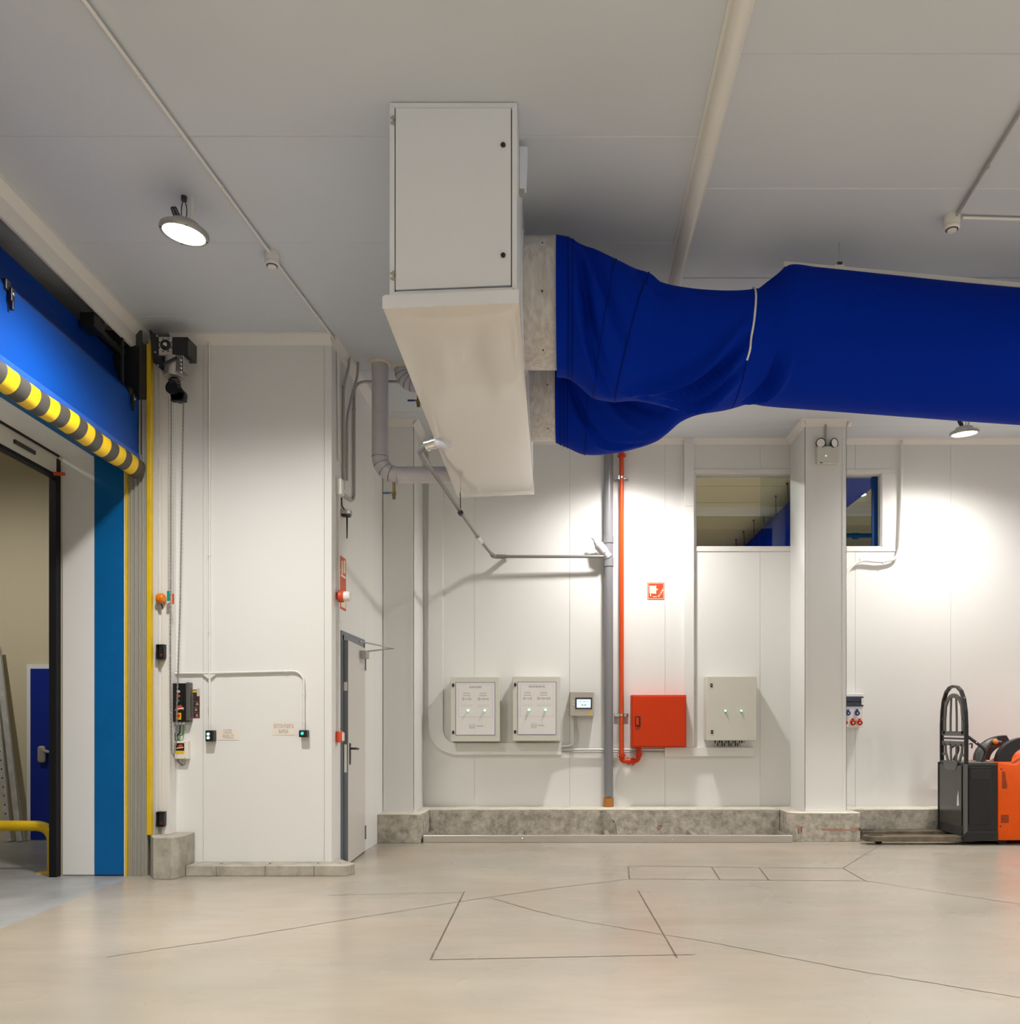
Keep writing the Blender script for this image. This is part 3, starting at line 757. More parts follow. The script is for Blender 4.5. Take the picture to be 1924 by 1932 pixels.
bmesh.ops.recalc_face_normals(bm, faces=bm.faces); obj('profile', bm, TRIM, rl)
for k in range(3):
    p = p0+dirv*(.42+2.2*k)
    bm = B(); box(bm, p.x-.035, p.x+.035, p.y-.018, p.y+.018, p.z+.027, p.z+.040, .002); obj('clip', bm, TRIM, rl)
    bm = B(); tube(bm, [(p.x, p.y, p.z+.038), (p.x, p.y, CEIL)], .002, 6); obj('hanger_wire', bm, GALV, rl)
    bm = B(); tube(bm, [(p.x-.012, p.y, p.z+.055), (p.x+.02, p.y, p.z+.055)], .014, 10); obj('hanger_clamp', bm, DARKM, rl)

# ---- ceiling conduits and detectors
def conduit(name, pts, r, label, m=GALV, clips=(), fil=.06, cat='conduit', clipaxis=None):
    t = thing(name, pts[0], label, cat)
    bm = B(); tube(bm, fillet(pts, fil), r, 10); obj('pipe_run', bm, m, t, True)
    for c, d in clips:
        c = Vector(c); d = Vector(d).normalized()
        bm = B(); tube(bm, [c-d*.006, c+d*.006], r+.004, 10); obj('clip', bm, m, t, True)
    return t
def smoke_detector(c, label):
    t = thing('smoke_detector', c, label, 'smoke detector')
    M = look(c, (0, 0, -1))
    bm = B(); lathe(bm, [(0, 0), (.052, 0), (.054, .01), (.052, .058), (.048, .062), (.0, .062)], M, 28); obj('base_box', bm, TRIM, t, True)
    bm = B(); lathe(bm, [(.0, .062), (.050, .062), (.053, .07), (.051, .082), (.040, .090)], M, 28); obj('head', bm, TRIM, t, True)
    bm = B(); lathe(bm, [(.040, .089), (.040, .095), (.030, .095)], M, 28); obj('slot_ring', bm, DARKM, t, True)
    bm = B(); lathe(bm, [(.033, .094), (.031, .102), (.012, .106), (0, .106)], M, 28); obj('cap', bm, TRIM, t, True)
r0 = .011; zc = CEIL-.02
a, b, c = cei(163, 0), cei(513, 478), cei(628, 632)
d1 = (a-b).normalized(); far = a+d1*6
t = conduit('ceiling_conduit', [(far.x, far.y, zc), (b.x-.0, b.y-.05, zc)], r0, 'thin grey conduit on the ceiling running towards the left detector', TRIM,
        [((p.x, p.y, zc), d1) for p in (cei(262, 135), cei(418, 347))])
smoke_detector(Vector((b.x, b.y, CEIL)), 'small white detector on the ceiling near the roll up door lamp')
p_ = cei(634, 643)
conduit('ceiling_conduit', [(b.x+.0, b.y+.05, zc), (c.x, c.y, zc), (SIDE+.015, PART+.16, zc-.03), (SIDE+.015, PART+.19, 3.7)], r0, 'thin conduit from the left detector dropping down the side wall', TRIM, [((cei(600, 594).x, cei(600, 594).y, zc), d1)])
a, b = cei(1924, 205), cei(1805, 400)
d1 = (a-b).normalized(); far = a+d1*5
conduit('ceiling_conduit', [(far.x, far.y, zc), (b.x, b.y+.0, zc)], r0, 'grey conduit on the ceiling running away from the right detector', GALV, [((cei(1862, 308).x, cei(1862, 308).y, zc), d1)])
conduit('ceiling_conduit', [(b.x+.05, b.y+.03, zc), (7.5, b.y+.28, zc)], .010, 'white conduit on the ceiling running right from the right detector', TRIM)
smoke_detector(Vector((b.x-.012, b.y+.05, CEIL)), 'small white detector on the ceiling above the blue fabric duct')

# ---- lagged pipes beside the air handling unit
YP = 8.49; XV = xa(717, YP)
t = thing('lagged_pipe', (XV, YP, CEIL), 'grey lagged pipe dropping from the ceiling and turning into the unit', 'pipe')
zH = za(896, YP)
bm = B(); tube(bm, [(XV, YP, CEIL), (XV, YP, zH+.17)], .078, 24); obj('vertical_run', bm, LILAC, t, True)
def elbow(parent, c0, d0, d1, R, r, n=4):
    """mitred elbow of n gores; c0 start point"""
    ctr = Vector(c0)+Vector(d1)*R
    def pt(a): return ctr-Vector(d1)*R*math.cos(a)+Vector(d0)*R*math.sin(a)
    for k in range(n):
        a0, a1 = math.pi/2*k/n, math.pi/2*(k+1)/n
        bm = B(); tube(bm, [pt(a0), pt((a0+a1)/2), pt(a1)], [r, r*1.012, r], 24); obj('elbow_gore', bm, LILAC, parent, True)
        p = pt(a0); bm = B(); d = (pt(a0+.05)-pt(a0-.05)).normalized(); tube(bm, [p-d*.003, p+d*.003], r*1.022, 24); obj('gore_seam', bm, PVCG, parent, True)
elbow(t, (XV, YP, zH+.17), (0, 0, -1), (1, 0, 0), .17, .078)
bm = B(); tube(bm, [(XV+.17, YP, zH), (UXL(YP)+.01, YP, zH)], .078, 24); obj('horizontal_run', bm, LILAC, t, True)
bm = B(); lathe(bm, [(.078, 0), (.105, 0), (.10, .012), (.079, .014)], look((XV, YP, CEIL-.001), (0, 0, -1)), 28); obj('ceiling_collar', bm, CREAM, t, True)
XS = -1.585; YS = 8.60
t = thing('lagged_pipe', (XS, YS, CEIL), 'short grey lagged elbow from the ceiling into the unit, half hidden', 'pipe')
elbow(t, (XS, YS, CEIL-.02), (0, 0, -1), (1, 0, 0), .13, .085, 5)
bm = B(); tube(bm, [(XS, YS, CEIL), (XS, YS, CEIL-.02)], .09, 24); obj('ceiling_collar', bm, CREAM, t, True)
bm = B(); tube(bm, [(XS+.13, YS, CEIL-.15), (UXL(YS)+.01, YS, CEIL-.15)], .085, 24); obj('horizontal_run', bm, LILAC, t, True)
def valve(c, ztop, label):
    t = thing('ball_valve', c, label, 'valve')
    bm = B(); tube(bm, [(c[0], c[1], ztop), (c[0], c[1], c[2]+.02)], .014, 10); tube(bm, [(c[0], c[1], c[2]+.03), (c[0], c[1], c[2]-.005)], .021, 8); tube(bm, [(c[0], c[1], c[2]-.005), (c[0], c[1], c[2]-.04)], .017, 8); obj('body', bm, BRASS, t, True)
    bm = B(); tube(bm, [(c[0], c[1]-.01, c[2]+.012), (c[0]-.035, c[1]-.025, c[2]+.016)], .009, 8); obj('stem', bm, BRASS, t, True)
    bm = B(); box(bm, c[0]-.10, c[0]-.03, c[1]-.032, c[1]-.020, c[2]+.004, c[2]+.022, .004); obj('lever', bm, HBLUE, t)
pv = at(743, 934, YP); valve((pv.x, YP, pv.z), zH-.06, 'brass valve with blue lever hanging under the lagged pipe')
pv = at(789, 760, YS); valve((pv.x, YS, pv.z), CEIL-.225, 'brass valve with blue lever at the unit edge above the pillar')

# ---- drain hose from the unit to the wall stack
q0 = s1; q1 = at(791, 851, 7.22); q2 = at(800, 866, 7.40); q3 = at(869, 968, 8.75); q4 = at(905, 1018, 9.75); q5 = at(931, 1050, 10.60); q6 = at(1139, 1050, 10.62)
t = thing('condensate_pipe', q0, 'thin grey drain pipe from the unit tray slanting to the wall stack', 'pipe')
bm = B(); tube(bm, fillet([q0, q1, q2], .05), .026, 14); obj('elbow', bm, PVCG, t, True)
bm = B(); tube(bm, [q2, q4], .0185, 12); obj('slanting_run', bm, PIPEG, t, True)
bm = B(); tube(bm, [q4-(q4-q3).normalized()*.14, q4+(q4-q3).normalized()*.10], .025, 12); obj('coupling', bm, CHROME, t, True)
bm = B(); tube(bm, [q4, q5], .0185, 12); obj('slanting_run', bm, PIPEG, t, True)
bm = B(); tube(bm, fillet([q5-(q5-q4).normalized()*.1, q5, q5+Vector((.12, 0, 0))], .06), .026, 12); obj('elbow', bm, PIPEG, t, True)
bm = B(); tube(bm, [q5+Vector((.12, 0, 0)), q6], .0185, 12); obj('wall_run', bm, PIPEG, t, True)
bm = B(); tube(bm, [q2, q2+(q4-q2).normalized()*.12], .027, 12); obj('coupling', bm, PVCG, t, True)
bm = B(); tube(bm, [q3-(q4-q3).normalized()*.02, q3+(q4-q3).normalized()*.02], .028, 12); obj('clamp', bm, DARKM, t, True)
bm = B(); tube(bm, [(q3.x, q3.y, q3.z+.02), (q3.x-.005, q3.y, tz(-1.05)-.04)], .005, 6); obj('hanger_wire', bm, DARKM, t, True)
bm = B(); box(bm, q5.x+.13, q5.x+.145, 10.60, WALL, q5.z-.03, q5.z+.03); obj('bracket', bm, STEEL, t)

# ---- grey soil stack on the back wall
YK = 10.68; XK = xa(1148, YK)
t = thing('drain_stack', (XK, YK, PZ), 'tall grey plastic drain pipe standing against the back wall', 'pipe')
bm = B(); tube(bm, [(XK, YK, PZ+.12), (XK, YK, CEIL)], .054, 24); obj('pipe_run', bm, PVCG, t, True)
for py0, py1 in [(1012, 1025), (1052, 1069)]:
    bm = B(); tube(bm, [(XK, YK, za(py1, YK)), (XK, YK, za(py0, YK))], .061, 24); obj('socket', bm, PVCG, t, True)
bm = B(); tube(bm, [(XK, YK, PZ), (XK, YK, za(1505, YK))], .061, 24); obj('orange_sleeve', bm, ORPVC, t, True)
b0, b1 = Vector((XK, YK-.02, za(1052, YK))), at(1122, 1020, YK-.06)
bm = B(); tube(bm, [b0, b0.lerp(b1, .45)], .052, 20); tube(bm, [b0.lerp(b1, .3), b0.lerp(b1, .75)], .060, 20); obj('branch', bm, LILAC, t, True)
bm = B(); tube(bm, [b0.lerp(b1, .7), b0.lerp(b1, .98)], [.058, .026], 20); tube(bm, [b0.lerp(b1, .95), b0.lerp(b1, 1.2)], .016, 10); obj('reducer', bm, LILAC, t, True)

# ---- fire hose riser, cabinet and sign
YR = 10.68; XR = xa(1172.5, YR)
t = thing('fire_riser', (XR, YR, .9), 'slim red fire pipe running down the wall beside the grey stack', 'pipe')
bm = B(); tube(bm, [(XR, YR, za(1422, YR)), (XR, YR, CEIL)], .028, 16); obj('pipe_run', bm, REDP, t, True)
cz = za(1436, YR); Xc = xa(1205, YR)
bm = B(); tube(bm, fillet([(XR, YR, za(1422, YR)), (XR, YR, cz), (Xc, YR, cz), (Xc, YR, za(1408, YR))], .07), .029, 14); obj('trap_bend', bm, RED, t, True)
def coupling(c, d, parent, m=RED):
    c = Vector(c); d = Vector(d)
    bm = B(); tube(bm, [c-d*.02, c+d*.02], .040, 16)
    s = d.orthogonal().normalized() if abs(d.z) < .5 else Vector((1, 0, 0))
    if abs(d.x) > .5: s = Vector((0, 0, 1))
    for k in (-1, 1):
        tube(bm, [c+s*k*.036-Vector((0, .02, 0)), c+s*k*.036+Vector((0, .02, 0))], .018, 10)
    o = obj('coupling', bm, m, parent, True)
    bm = B()
    for k in (-1, 1): disc(bm, c+s*k*.040-Vector((0, .021, 0)), (0, -1, 0), .008, .006, 0, 8)
    obj('bolt', bm, CHROME, o)
coupling((XR, YR, za(1425, YR)), (0, 0, 1), t); coupling((XR+.085, YR, cz), (1, 0, 0), t); coupling((Xc-.07, YR, cz), (1, 0, 0), t); coupling((Xc, YR, za(1424, YR)), (0, 0, 1), t); coupling((XR, YR, za(859, YR)), (0, 0, 1), t)
for py in (901, 1349):
    z = za(py, YR)
    bm = B(); box(bm, XR-.085, XR+.085, WALL-.03, WALL-.002, z-.018, z+.018, .003); box(bm, XR-.035, XR-.027, YR-.01, WALL-.002, z-.02, z+.02); tube(bm, [(XR, YR, z-.012), (XR, YR, z+.012)], .032, 14)
    obj('wall_clamp', bm, CHROME, t, True)
x0, x1, z0, z1 = xa(1191, 10.56), xa(1295, 10.56), za(1410, 10.56), za(1311, 10.56)
t = thing('fire_hose_cabinet', ((x0+x1)/2, 10.6, z0), 'square red fire hose cabinet on the back wall', 'cabinet')
bm = B(); box(bm, x0, x1, 10.575, WALL-.001, z0, z1, .006); obj('body', bm, RED, t)
bm = B(); box(bm, x0+.012, x1-.012, 10.555, 10.575, z0+.012, z1-.012, .007); dr = obj('door', bm, RED, t)
for z in (z0+.10, z1-.10):
    bm = B(); tube(bm, [(x1-.016, 10.556, z-.05), (x1-.016, 10.556, z+.05)], .006, 8); obj('hinge', bm, RED, dr, True)
hx, hz = xa(1203, 10.55), za(1361, 10.55)
bm = B(); box(bm, hx-.032, hx+.032, 10.545, 10.556, hz-.06, hz+.06, .004); h = obj('latch_plate', bm, BLACK, dr)
bm = B(); box(bm, hx-.022, hx+.012, 10.540, 10.546, hz-.045, hz+.045, .003); obj('latch_grip', bm, RED, h)
def sgn(px, py): return (xa(px, WALL), za(py, WALL))
(x0, z1), (x1, z0) = sgn(1221, 1099), sgn(1253, 1131)
t = thing('fire_hose_sign', (x0, WALL, z0), 'square red fire hose sign on the wall above the red cabinet', 'sign')
bm = B(); box(bm, x0, x1, WALL-.004, WALL, z0, z1); obj('plate', bm, SIGNR, t)
def flat(name, pts, y, m, parent):
    bm = B(); prism(bm, pts, y, y+.0012, 'y'); return obj(name, bm, m, parent)
s = x1-x0; yy = WALL-.0054
def sp(u, v): return (x0+u*s, z0+v*s)
for pts in [[(.03, .03), (.97, .03), (.97, .055), (.03, .055)], [(.03, .945), (.97, .945), (.97, .97), (.03, .97)], [(.03, .055), (.055, .055), (.055, .945), (.03, .945)], [(.945, .055), (.97, .055), (.97, .945), (.945, .945)]]:
    flat('border', [sp(*p) for p in pts], yy, CREAM, t)
flat('reel_symbol', [sp(*p) for p in [(.12, .38), (.12, .84), (.17, .80), (.47, .80), (.52, .84), (.52, .62), (.60, .63), (.63, .59), (.60, .54), (.52, .56), (.52, .33), (.22, .36), (.22, .20), (.17, .18), (.16, .36)]], yy, CREAM, t)
for k, (u, v) in enumerate([(.64, .14), (.70, .22), (.76, .32), (.82, .42)]):
    flat('flame_symbol', [sp(u, v+.02), sp(u+.05, v), sp(u+.11, v+.10), sp(u+.10, v+.24), sp(u+.06, v+.14), sp(u-.0, v+.12)], yy, CREAM, t)
flat('print_bar', [sp(.33, .14), sp(.57, .14), sp(.57, .18), sp(.33, .18)], yy, CREAM, t)

# ---- white cable trunking on the back wall
TY = WALL-.06
t = thing('cable_trunking', (-1.6, WALL, 1.0), 'white cable trunking curving down the wall under the first control cabinets', 'trunking')
xl, xr = xa(808, TY), xa(835, TY); zb0, zb1 = za(1424, TY), za(1402, TY)
R_o = .34; R_i = R_o-(xr-xl)
zc_ = zb0+R_o; xc_ = xl+R_o
bm = B(); box(bm, xl, xr, TY, WALL-.001, za(1365, TY), za(912, TY)-.0); obj('vertical_length', bm, WHITE, t)
pts = [(xc_-R_o*math.cos(math.pi/2*k/14), zc_-R_o*math.sin(math.pi/2*k/14)) for k in range(15)]
ih = zb1-zb0; 
pts += [(xc_-max(.02, R_o-(xr-xl)-(0))*math.cos(math.pi/2*k/14), (zb1+R_o-(xr-xl))-(R_o-(xr-xl))*math.sin(math.pi/2*k/14)) for k in range(14, -1, -1)]
pts = [p for p in pts]; pts = [(xl, za(1365, TY)-.002)]+pts+[(xr, za(1365, TY)-.002)]
bm = B(); prism(bm, pts, TY, WALL-.001, 'y'); obj('bend', bm, WHITE, t)
bm = B(); box(bm, xc_+.001, xa(1059, TY), TY, WALL-.001, zb0, zb1); obj('horizontal_length', bm, WHITE, t)
bm = B(); box(bm, xl, xr, TY, WALL-.001, za(912, TY)+.002, CEIL-.06); obj('vertical_length', bm, WHITE, t)
t = thing('cable_trunking', (1.5, WALL, 1.0), 'white cable trunking dropping from the ceiling left of the window', 'trunking')
xl, xr = xa(1291, TY), xa(1309, TY)
bm = B(); box(bm, xl, xr, TY, WALL-.001, za(955, TY)+.002, CEIL-.001, .002); obj('vertical_length', bm, WHITE, t)
bm = B(); box(bm, xl, xr, TY, WALL-.001, za(1410, TY), za(955, TY), .002); obj('vertical_length', bm, WHITE, t)
bm = B(); box(bm, xa(1254, TY), xa(1422, TY), TY, WALL-.001, za(1427, TY), za(1410, TY)-.002, .002); obj('horizontal_length', bm, WHITE, t)

# ---- control cabinets
def cabinet(x0p, x1p, y0p, y1p, label, title, cols, Y=10.52, name='control_cabinet'):
    x0, x1, z1, z0 = xa(x0p, Y), xa(x1p, Y), za(y0p, Y), za(y1p, Y); W, H = x1-x0, z1-z0
    t = thing(name, ((x0+x1)/2, WALL, z0), label, 'control cabinet')
    bm = B(); box(bm, x0, x1, Y+.02, WALL-.001, z0, z1, .005); obj('body', bm, GBOX, t)
    bm = B(); box(bm, x0, x1, Y, Y+.0195, z0, z1, .005); d = obj('door', bm, GBOX, t)
    for v in (.13, .86):
        bm = B(); lathe(bm, [(0, .014), (.010, .014), (.014, .008), (.015, 0)], look((x0+.048*W*1.1, Y, z1-v*H), (0, -1, 0)), 16)
        for vv in bm.verts: vv.co.z = z1-v*H+(vv.co.z-(z1-v*H))*1.6
        obj('lock', bm, BLACK, d, True)
    lx0, lx1, lz1, lz0 = x0+.10*W, x1-.085*W, z1-.085*H, z0+.095*H
    bm = B(); box(bm, lx0, lx1, Y-.002, Y, lz0, lz1); lb = obj('label_border', bm, LBLUE, d)
    bw = .006
    bm = B(); box(bm, lx0+bw, lx1-bw, Y-.003, Y-.0015, lz0+bw, lz1-bw); obj('label_sheet', bm, LABELW, d)
    yl = Y-.0036; LW, LH = lx1-lx0, lz1-lz0
    def q(u, v): return lx0+u*LW, lz1-v*LH
    bm = B()
    for u0, v0, u1, v1 in [(.07, .045, .93, .05), (.07, .65, .93, .655), (.07, .045, .077, .655), (.923, .045, .93, .655)]:
        a, b = q(u0, v0), q(u1, v1); box(bm, a[0], b[0], yl, yl+.0008, b[1], a[1])
    tag(obj('printed_frame', bm, LLIGHT, d), kind='stuff')
    c = q(.5, .092); lettering('title_lettering', title, .030, c[0], yl, c[1], INK, d, wid=LW*(.31 if len(title) < 10 else .41))
    for (uc, n, w1) in cols:
        bm = B()
        for v, w in ((.205, .17), (.25, .19)):
            a, b = q(uc-w/2, v-.006), q(uc+w/2, v+.006)
            k = 9
            for i in range(k):
                xx = a[0]+(b[0]-a[0])*i/k; box(bm, xx, xx+(b[0]-a[0])/k*.72, yl, yl+.0008, b[1], a[1])
        tag(obj('printed_caption', bm, LGREY, d), kind='stuff')
        bm = B(); a, b = q(uc-w1/2, .285), q(uc+w1/2, .345)
        for e in [(a[0], a[0]+.004, b[1], a[1]), (b[0]-.004, b[0], b[1], a[1])]: box(bm, e[0], e[1], yl, yl+.0008, e[2], e[3])
        for i in range(n*2):
            xx = a[0]+(b[0]-a[0])*(i+.7)/(n*2+.4); hh = .25 if i % 3 else .40
            box(bm, xx-.004, xx+.004, yl, yl+.0008, (a[1]+b[1])/2-(a[1]-b[1])*hh, (a[1]+b[1])/2+(a[1]-b[1])*hh)
        tag(obj('printed_diagram', bm, LGREY, d), kind='stuff')
        bm = B()
        for i in range(n*2+2):
            u = uc-w1/2+w1*i/(n*2+1)
            for v, rr in ((.42, .0022), (.45, .0032)):
                c = q(u, v); disc(bm, (c[0], yl+.001, c[1]), (0, -1, 0), rr, .0012, 0, 6)
        tag(obj('pilot_dots', bm, INK, d), kind='stuff')
        c = q(uc+.04, .53)
        bm = B(); lathe(bm, [(.017, 0), (.017, .012), (.013, .016)], look((c[0], Y-.003, c[1]), (0, -1, 0)), 16); g = obj('lamp_bezel', bm, GBOX, d, True)
        bm = B(); lathe(bm, [(.013, .014), (.012, .026), (.006, .030), (0, .031)], look((c[0], Y-.003, c[1]), (0, -1, 0)), 16); obj('green_lamp', bm, LED, g, True)
    # maker's mark
    bm = B(); c = q(.42, .83)
    for e in [(-.030, -.026, -.028, .022), (.026, .030, -.028, .022), (-.030, .030, .018, .022), (-.022, .022, -.004, .0), (-.018, -.014, -.028, -.004), (-.002, .002, -.028, -.004), (.014, .018, -.028, -.004)]:
        box(bm, c[0]+e[0], c[0]+e[1], yl, yl+.0008, c[1]+e[2], c[1]+e[3])
    tag(obj('emblem', bm, LGREY, d), kind='stuff')
    c = q(.575, .825); lettering('emblem_lettering', 'NOXAS', .026, c[0]+.012, yl, c[1], LGREY, d, wid=LW*.17)
    return t
cabinet(850, 942, 1277, 1399, 'grey control cabinet with white label titled ALMACENES', 'ALMACENES', [(.28, 2, .22), (.70, 3, .26)])
cabinet(967, 1057, 1276, 1398, 'grey control cabinet with white label titled SALAS BLANCAS', 'SALAS BLANCAS', [(.26, 2, .22), (.68, 4, .33)])
Y = 10.52; x0, x1, z1, z0 = xa(1333, Y), xa(1427, Y), za(1276, Y), za(1397, Y)
t = thing('control_cabinet', ((x0+x1)/2, WALL, z0), 'plain grey control cabinet with two green lamps beside the pillar', 'control cabinet')
bm = B(); box(bm, x0, x1, Y+.02, WALL-.001, z0, z1, .005); obj('body', bm, GBOX, t)
bm = B(); box(bm, x0, x1, Y, Y+.0195, z0, z1, .005); d = obj('door', bm, GBOX, t)
for px, py in ((1342, 1293), (1343, 1381)):
    c = at(px, py, Y); bm = B(); box(bm, c.x-.014, c.x+.014, Y-.006, Y, c.z-.022, c.z+.022, .003); k = obj('lock', bm, BLACK, d)
    bm = B(); disc(bm, (c.x, Y-.006, c.z), (0, -1, 0), .006, .002, 0, 10); obj('lock_core', bm, CHROME, k)
for px in (1368, 1398):
    c = at(px, 1341, Y); bm = B(); lathe(bm, [(.015, 0), (.015, .010), (.012, .013)], look((c.x, Y, c.z), (0, -1, 0)), 16); k = obj('lamp_bezel', bm, GALV, d, True)
    bm = B(); lathe(bm, [(.0115, .012), (.010, .022), (0, .026)], look((c.x, Y, c.z), (0, -1, 0)), 16); obj('green_lamp', bm, LED, k, True)
    bm = B(); box(bm, c.x-.008, c.x+.010, Y-.003, Y, c.z-.035, c.z-.020); obj('lamp_tag', bm, GALV, d)
for r_, zz in ((0, za(1400, 10.6)), (1, za(1406, 10.6))):
    for k in range(14 if r_ == 0 else 11):
        X = xa(1349+k*4.2+(r_*6), 10.6); bm = B(); tube(bm, [(X, 10.60+.05*r_, zz-.012), (X, 10.60+.05*r_, z0+.002)], .0085, 8); obj('cable_gland', bm, (BLACK, GALV, DARKM)[k % 3], t, True)

# ---- touch-screen box
Y = 10.64; x0, x1, z1, z0 = xa(1075, Y), xa(1120, Y), za(1305, Y), za(1351, Y)
t = thing('touch_panel_box', ((x0+x1)/2, WALL, z0), 'small stainless box with a lit touch screen beside the grey stack', 'control box')
bm = B(); box(bm, x0, x1, Y, WALL-.001, z0, z1, .006); bd = obj('body', bm, STAIN, t)
a, b = at(1085, 1316, Y), at(1117, 1338, Y)
bm = B(); box(bm, a.x, b.x, Y-.008, Y+.001, b.z, a.z, .002); sc = obj('screen_bezel', bm, DARKM, t)
bm = B(); box(bm, a.x+.018, b.x-.018, Y-.0092, Y-.0078, b.z+.018, a.z-.022); obj('screen', bm, SCREEN, sc)
bm = B()
for u, v, wd, hh in [(.14, .22, .2, .05), (.42, .22, .24, .05), (.72, .25, .12, .05), (.35, .62, .12, .14), (.55, .62, .12, .14)]:
    X = a.x+.018+u*(b.x-a.x-.036); Z = a.z-.022-v*(a.z-b.z-.04); box(bm, X, X+wd*(b.x-a.x-.036), Y-.0098, Y-.009, Z-hh*.1, Z)
tag(obj('screen_graphics', bm, LGREY, sc), kind='stuff')
for py in (1324, 1330): 
    c = at(1081.5, py, Y); bm = B(); disc(bm, (c.x, Y, c.z), (0, -1, 0), .009, .006, .002, 12); obj('button', bm, TRIM, bd)
c = at(1114, 1346, Y); bm = B(); prism(bm, [(c.x-.025, c.z-.022), (c.x+.025, c.z-.022), (c.x, c.z+.024)], Y-.0012, Y, 'y'); wt = obj('warning_triangle', bm, YELB, t)
bm = B(); prism(bm, [(c.x-.003, c.z-.014), (c.x+.006, c.z-.002), (c.x, c.z-.002), (c.x+.004, c.z+.012), (c.x-.006, c.z-.004), (c.x, c.z-.004)], Y-.002, Y-.001, 'y'); obj('warning_symbol', bm, INK, wt)
conduit('wall_conduit', [at(1085, 1351, 10.70), at(1086, 1398, 10.70), at(1078, 1408, 10.70), at(1059, 1409, 10.70)], .016, 'curved grey conduit below the touch screen box', GALV, [(at(1086, 1379, 10.70), (0, 0, 1)), (at(1073, 1408, 10.70), (1, 0, 0))], .10)
conduit('wall_conduit', [at(1058, 1414, 10.72), at(1255, 1414, 10.72)], .012, 'upper horizontal white conduit between the two trunkings', TRIM)
conduit('wall_conduit', [at(1058, 1418.5, 10.72), at(1255, 1418.5, 10.72)], .010, 'lower horizontal grey conduit between the two trunkings', GALV)

# ---- socket box behind the pillar
Y = 10.62; x0, x1, z1, z0 = xa(1560, Y), xa(1629, Y), za(1308, Y), za(1372, Y)
t = thing('socket_box', ((x0+x1)/2, WALL, z0), 'white socket box with blue and red outlets half hidden behind the pillar', 'socket box')
bm = B(); box(bm, x0, x1, Y, WALL-.001, z0, z1, .008); obj('body', bm, LABELW, t)
a, b = at(1568, 1314, Y), at(1628.5, 1333, Y)
bm = B(); box(bm, a.x, b.x, Y-.010, Y, b.z, a.z, .004); f = obj('breaker_window', bm, mat('smoked cover', (.05, .06, .09), .15), t)
bm = B(); box(bm, a.x+.01, b.x-.03, Y-.013, Y-.0095, (a.z+b.z)/2-.006, (a.z+b.z)/2+.006); obj('breaker_row', bm, BLACK, f)
bm = B(); box(bm, b.x-.025, b.x-.003, Y-.012, Y-.0095, b.z+.02, a.z-.02); obj('rating_label', bm, LABELW, f)
for px, py, m, r in [(1600, 1344, HBLUE, .026), (1617, 1344, HBLUE, .028), (1594, 1362, RED, .028), (1609, 1362, RED, .032), (1622, 1362, RED, .030)]:
    c = at(px, py, Y-.02); bm = B(); lathe(bm, [(0, .03), (r*.45, .03), (r*.5, .02), (r*.75, .02), (r*.8, .035), (r, .035), (r*1.02, 0)], look((c.x, Y, c.z), (0, -.93, -.36)), 18); so = obj('outlet', bm, m, t, True)
    bm = B(); disc(bm, (c.x, Y-.030, c.z-.010), (0, -.93, -.36), r*.42, .004, 0, 12); obj('outlet_core', bm, LABELW, so)
    bm = B(); box(bm, c.x-r*.4, c.x+r*.4, Y-.03, Y, c.z+r*.9, c.z+r*1.35, .004); obj('outlet_lid_hinge', bm, m, so)
conduit('wall_conduit', [at(1701, 832, 10.71), at(1700, 960, 10.71), at(1697, 1035, 10.71), at(1690, 1055, 10.71), at(1660, 1061, 10.71), at(1622, 1056, 10.71), at(1596, 1078, 10.71), at(1590, 1180, 10.71), at(1590, 1308, 10.71)], .018,
        'thick white flexible conduit curving down beside the window', TRIM, [(at(1701, 882, 10.71), (0, 0, 1)), (at(1699, 992, 10.71), (0, 0, 1)), (at(1665, 1061, 10.71), (1, 0, 0)), (at(1622, 1056, 10.71), (1, 0, 0))], .10)

# ---- emergency light on the pillar
Y = 10.08; c0, c1 = at(1539, 845, Y), at(1579, 877, Y)
t = thing('emergency_light', ((c0.x+c1.x)/2, Y, c1.z), 'emergency light with two round lamp heads on the free pillar', 'emergency light')
bm = B(); box(bm, c0.x, c1.x, Y-.06, Y, c1.z, c0.z, .006); eb = obj('body', bm, GBOX, t)
bm = B(); disc(bm, at(1558, 860, Y-.061), (0, -1, 0), .006, .002, 0, 10); obj('green_led', bm, LED, eb)
bm = B(); c = at(1549, 873, Y-.061); box(bm, c.x-.014, c.x+.014, Y-.0615, Y-.0598, c.z-.006, c.z+.006); obj('nameplate', bm, INK, eb)
for px, ax in ((1548, -.12), (1573, .55)):
    c = at(px, 836, Y-.05); d = Vector((ax, -1, -.08))
    bm = B(); lathe(bm, [(0, -.045), (.03, -.04), (.05, -.01), (.055, .0), (.055, .012), (.046, .012)], look(c, d), 26); hd = obj('lamp_head', bm, BLACK, t, True)
    bm = B(); lathe(bm, [(.047, .010), (.030, .016), (0, .018)], look(c, d), 26); obj('lamp_glass', bm, GLASSC, hd, True)
    bm = B(); tube(bm, [(c.x, Y-.03, c.z-.05), (c.x, Y-.03, c0.z-.002)], .012, 8); obj('neck', bm, BLACK, t, True)
conduit('pillar_conduit', [at(1557.5, 843, Y-.012), at(1557.5, 791, Y-.012)], .011, 'thin conduit above the emergency light on the pillar', GALV)

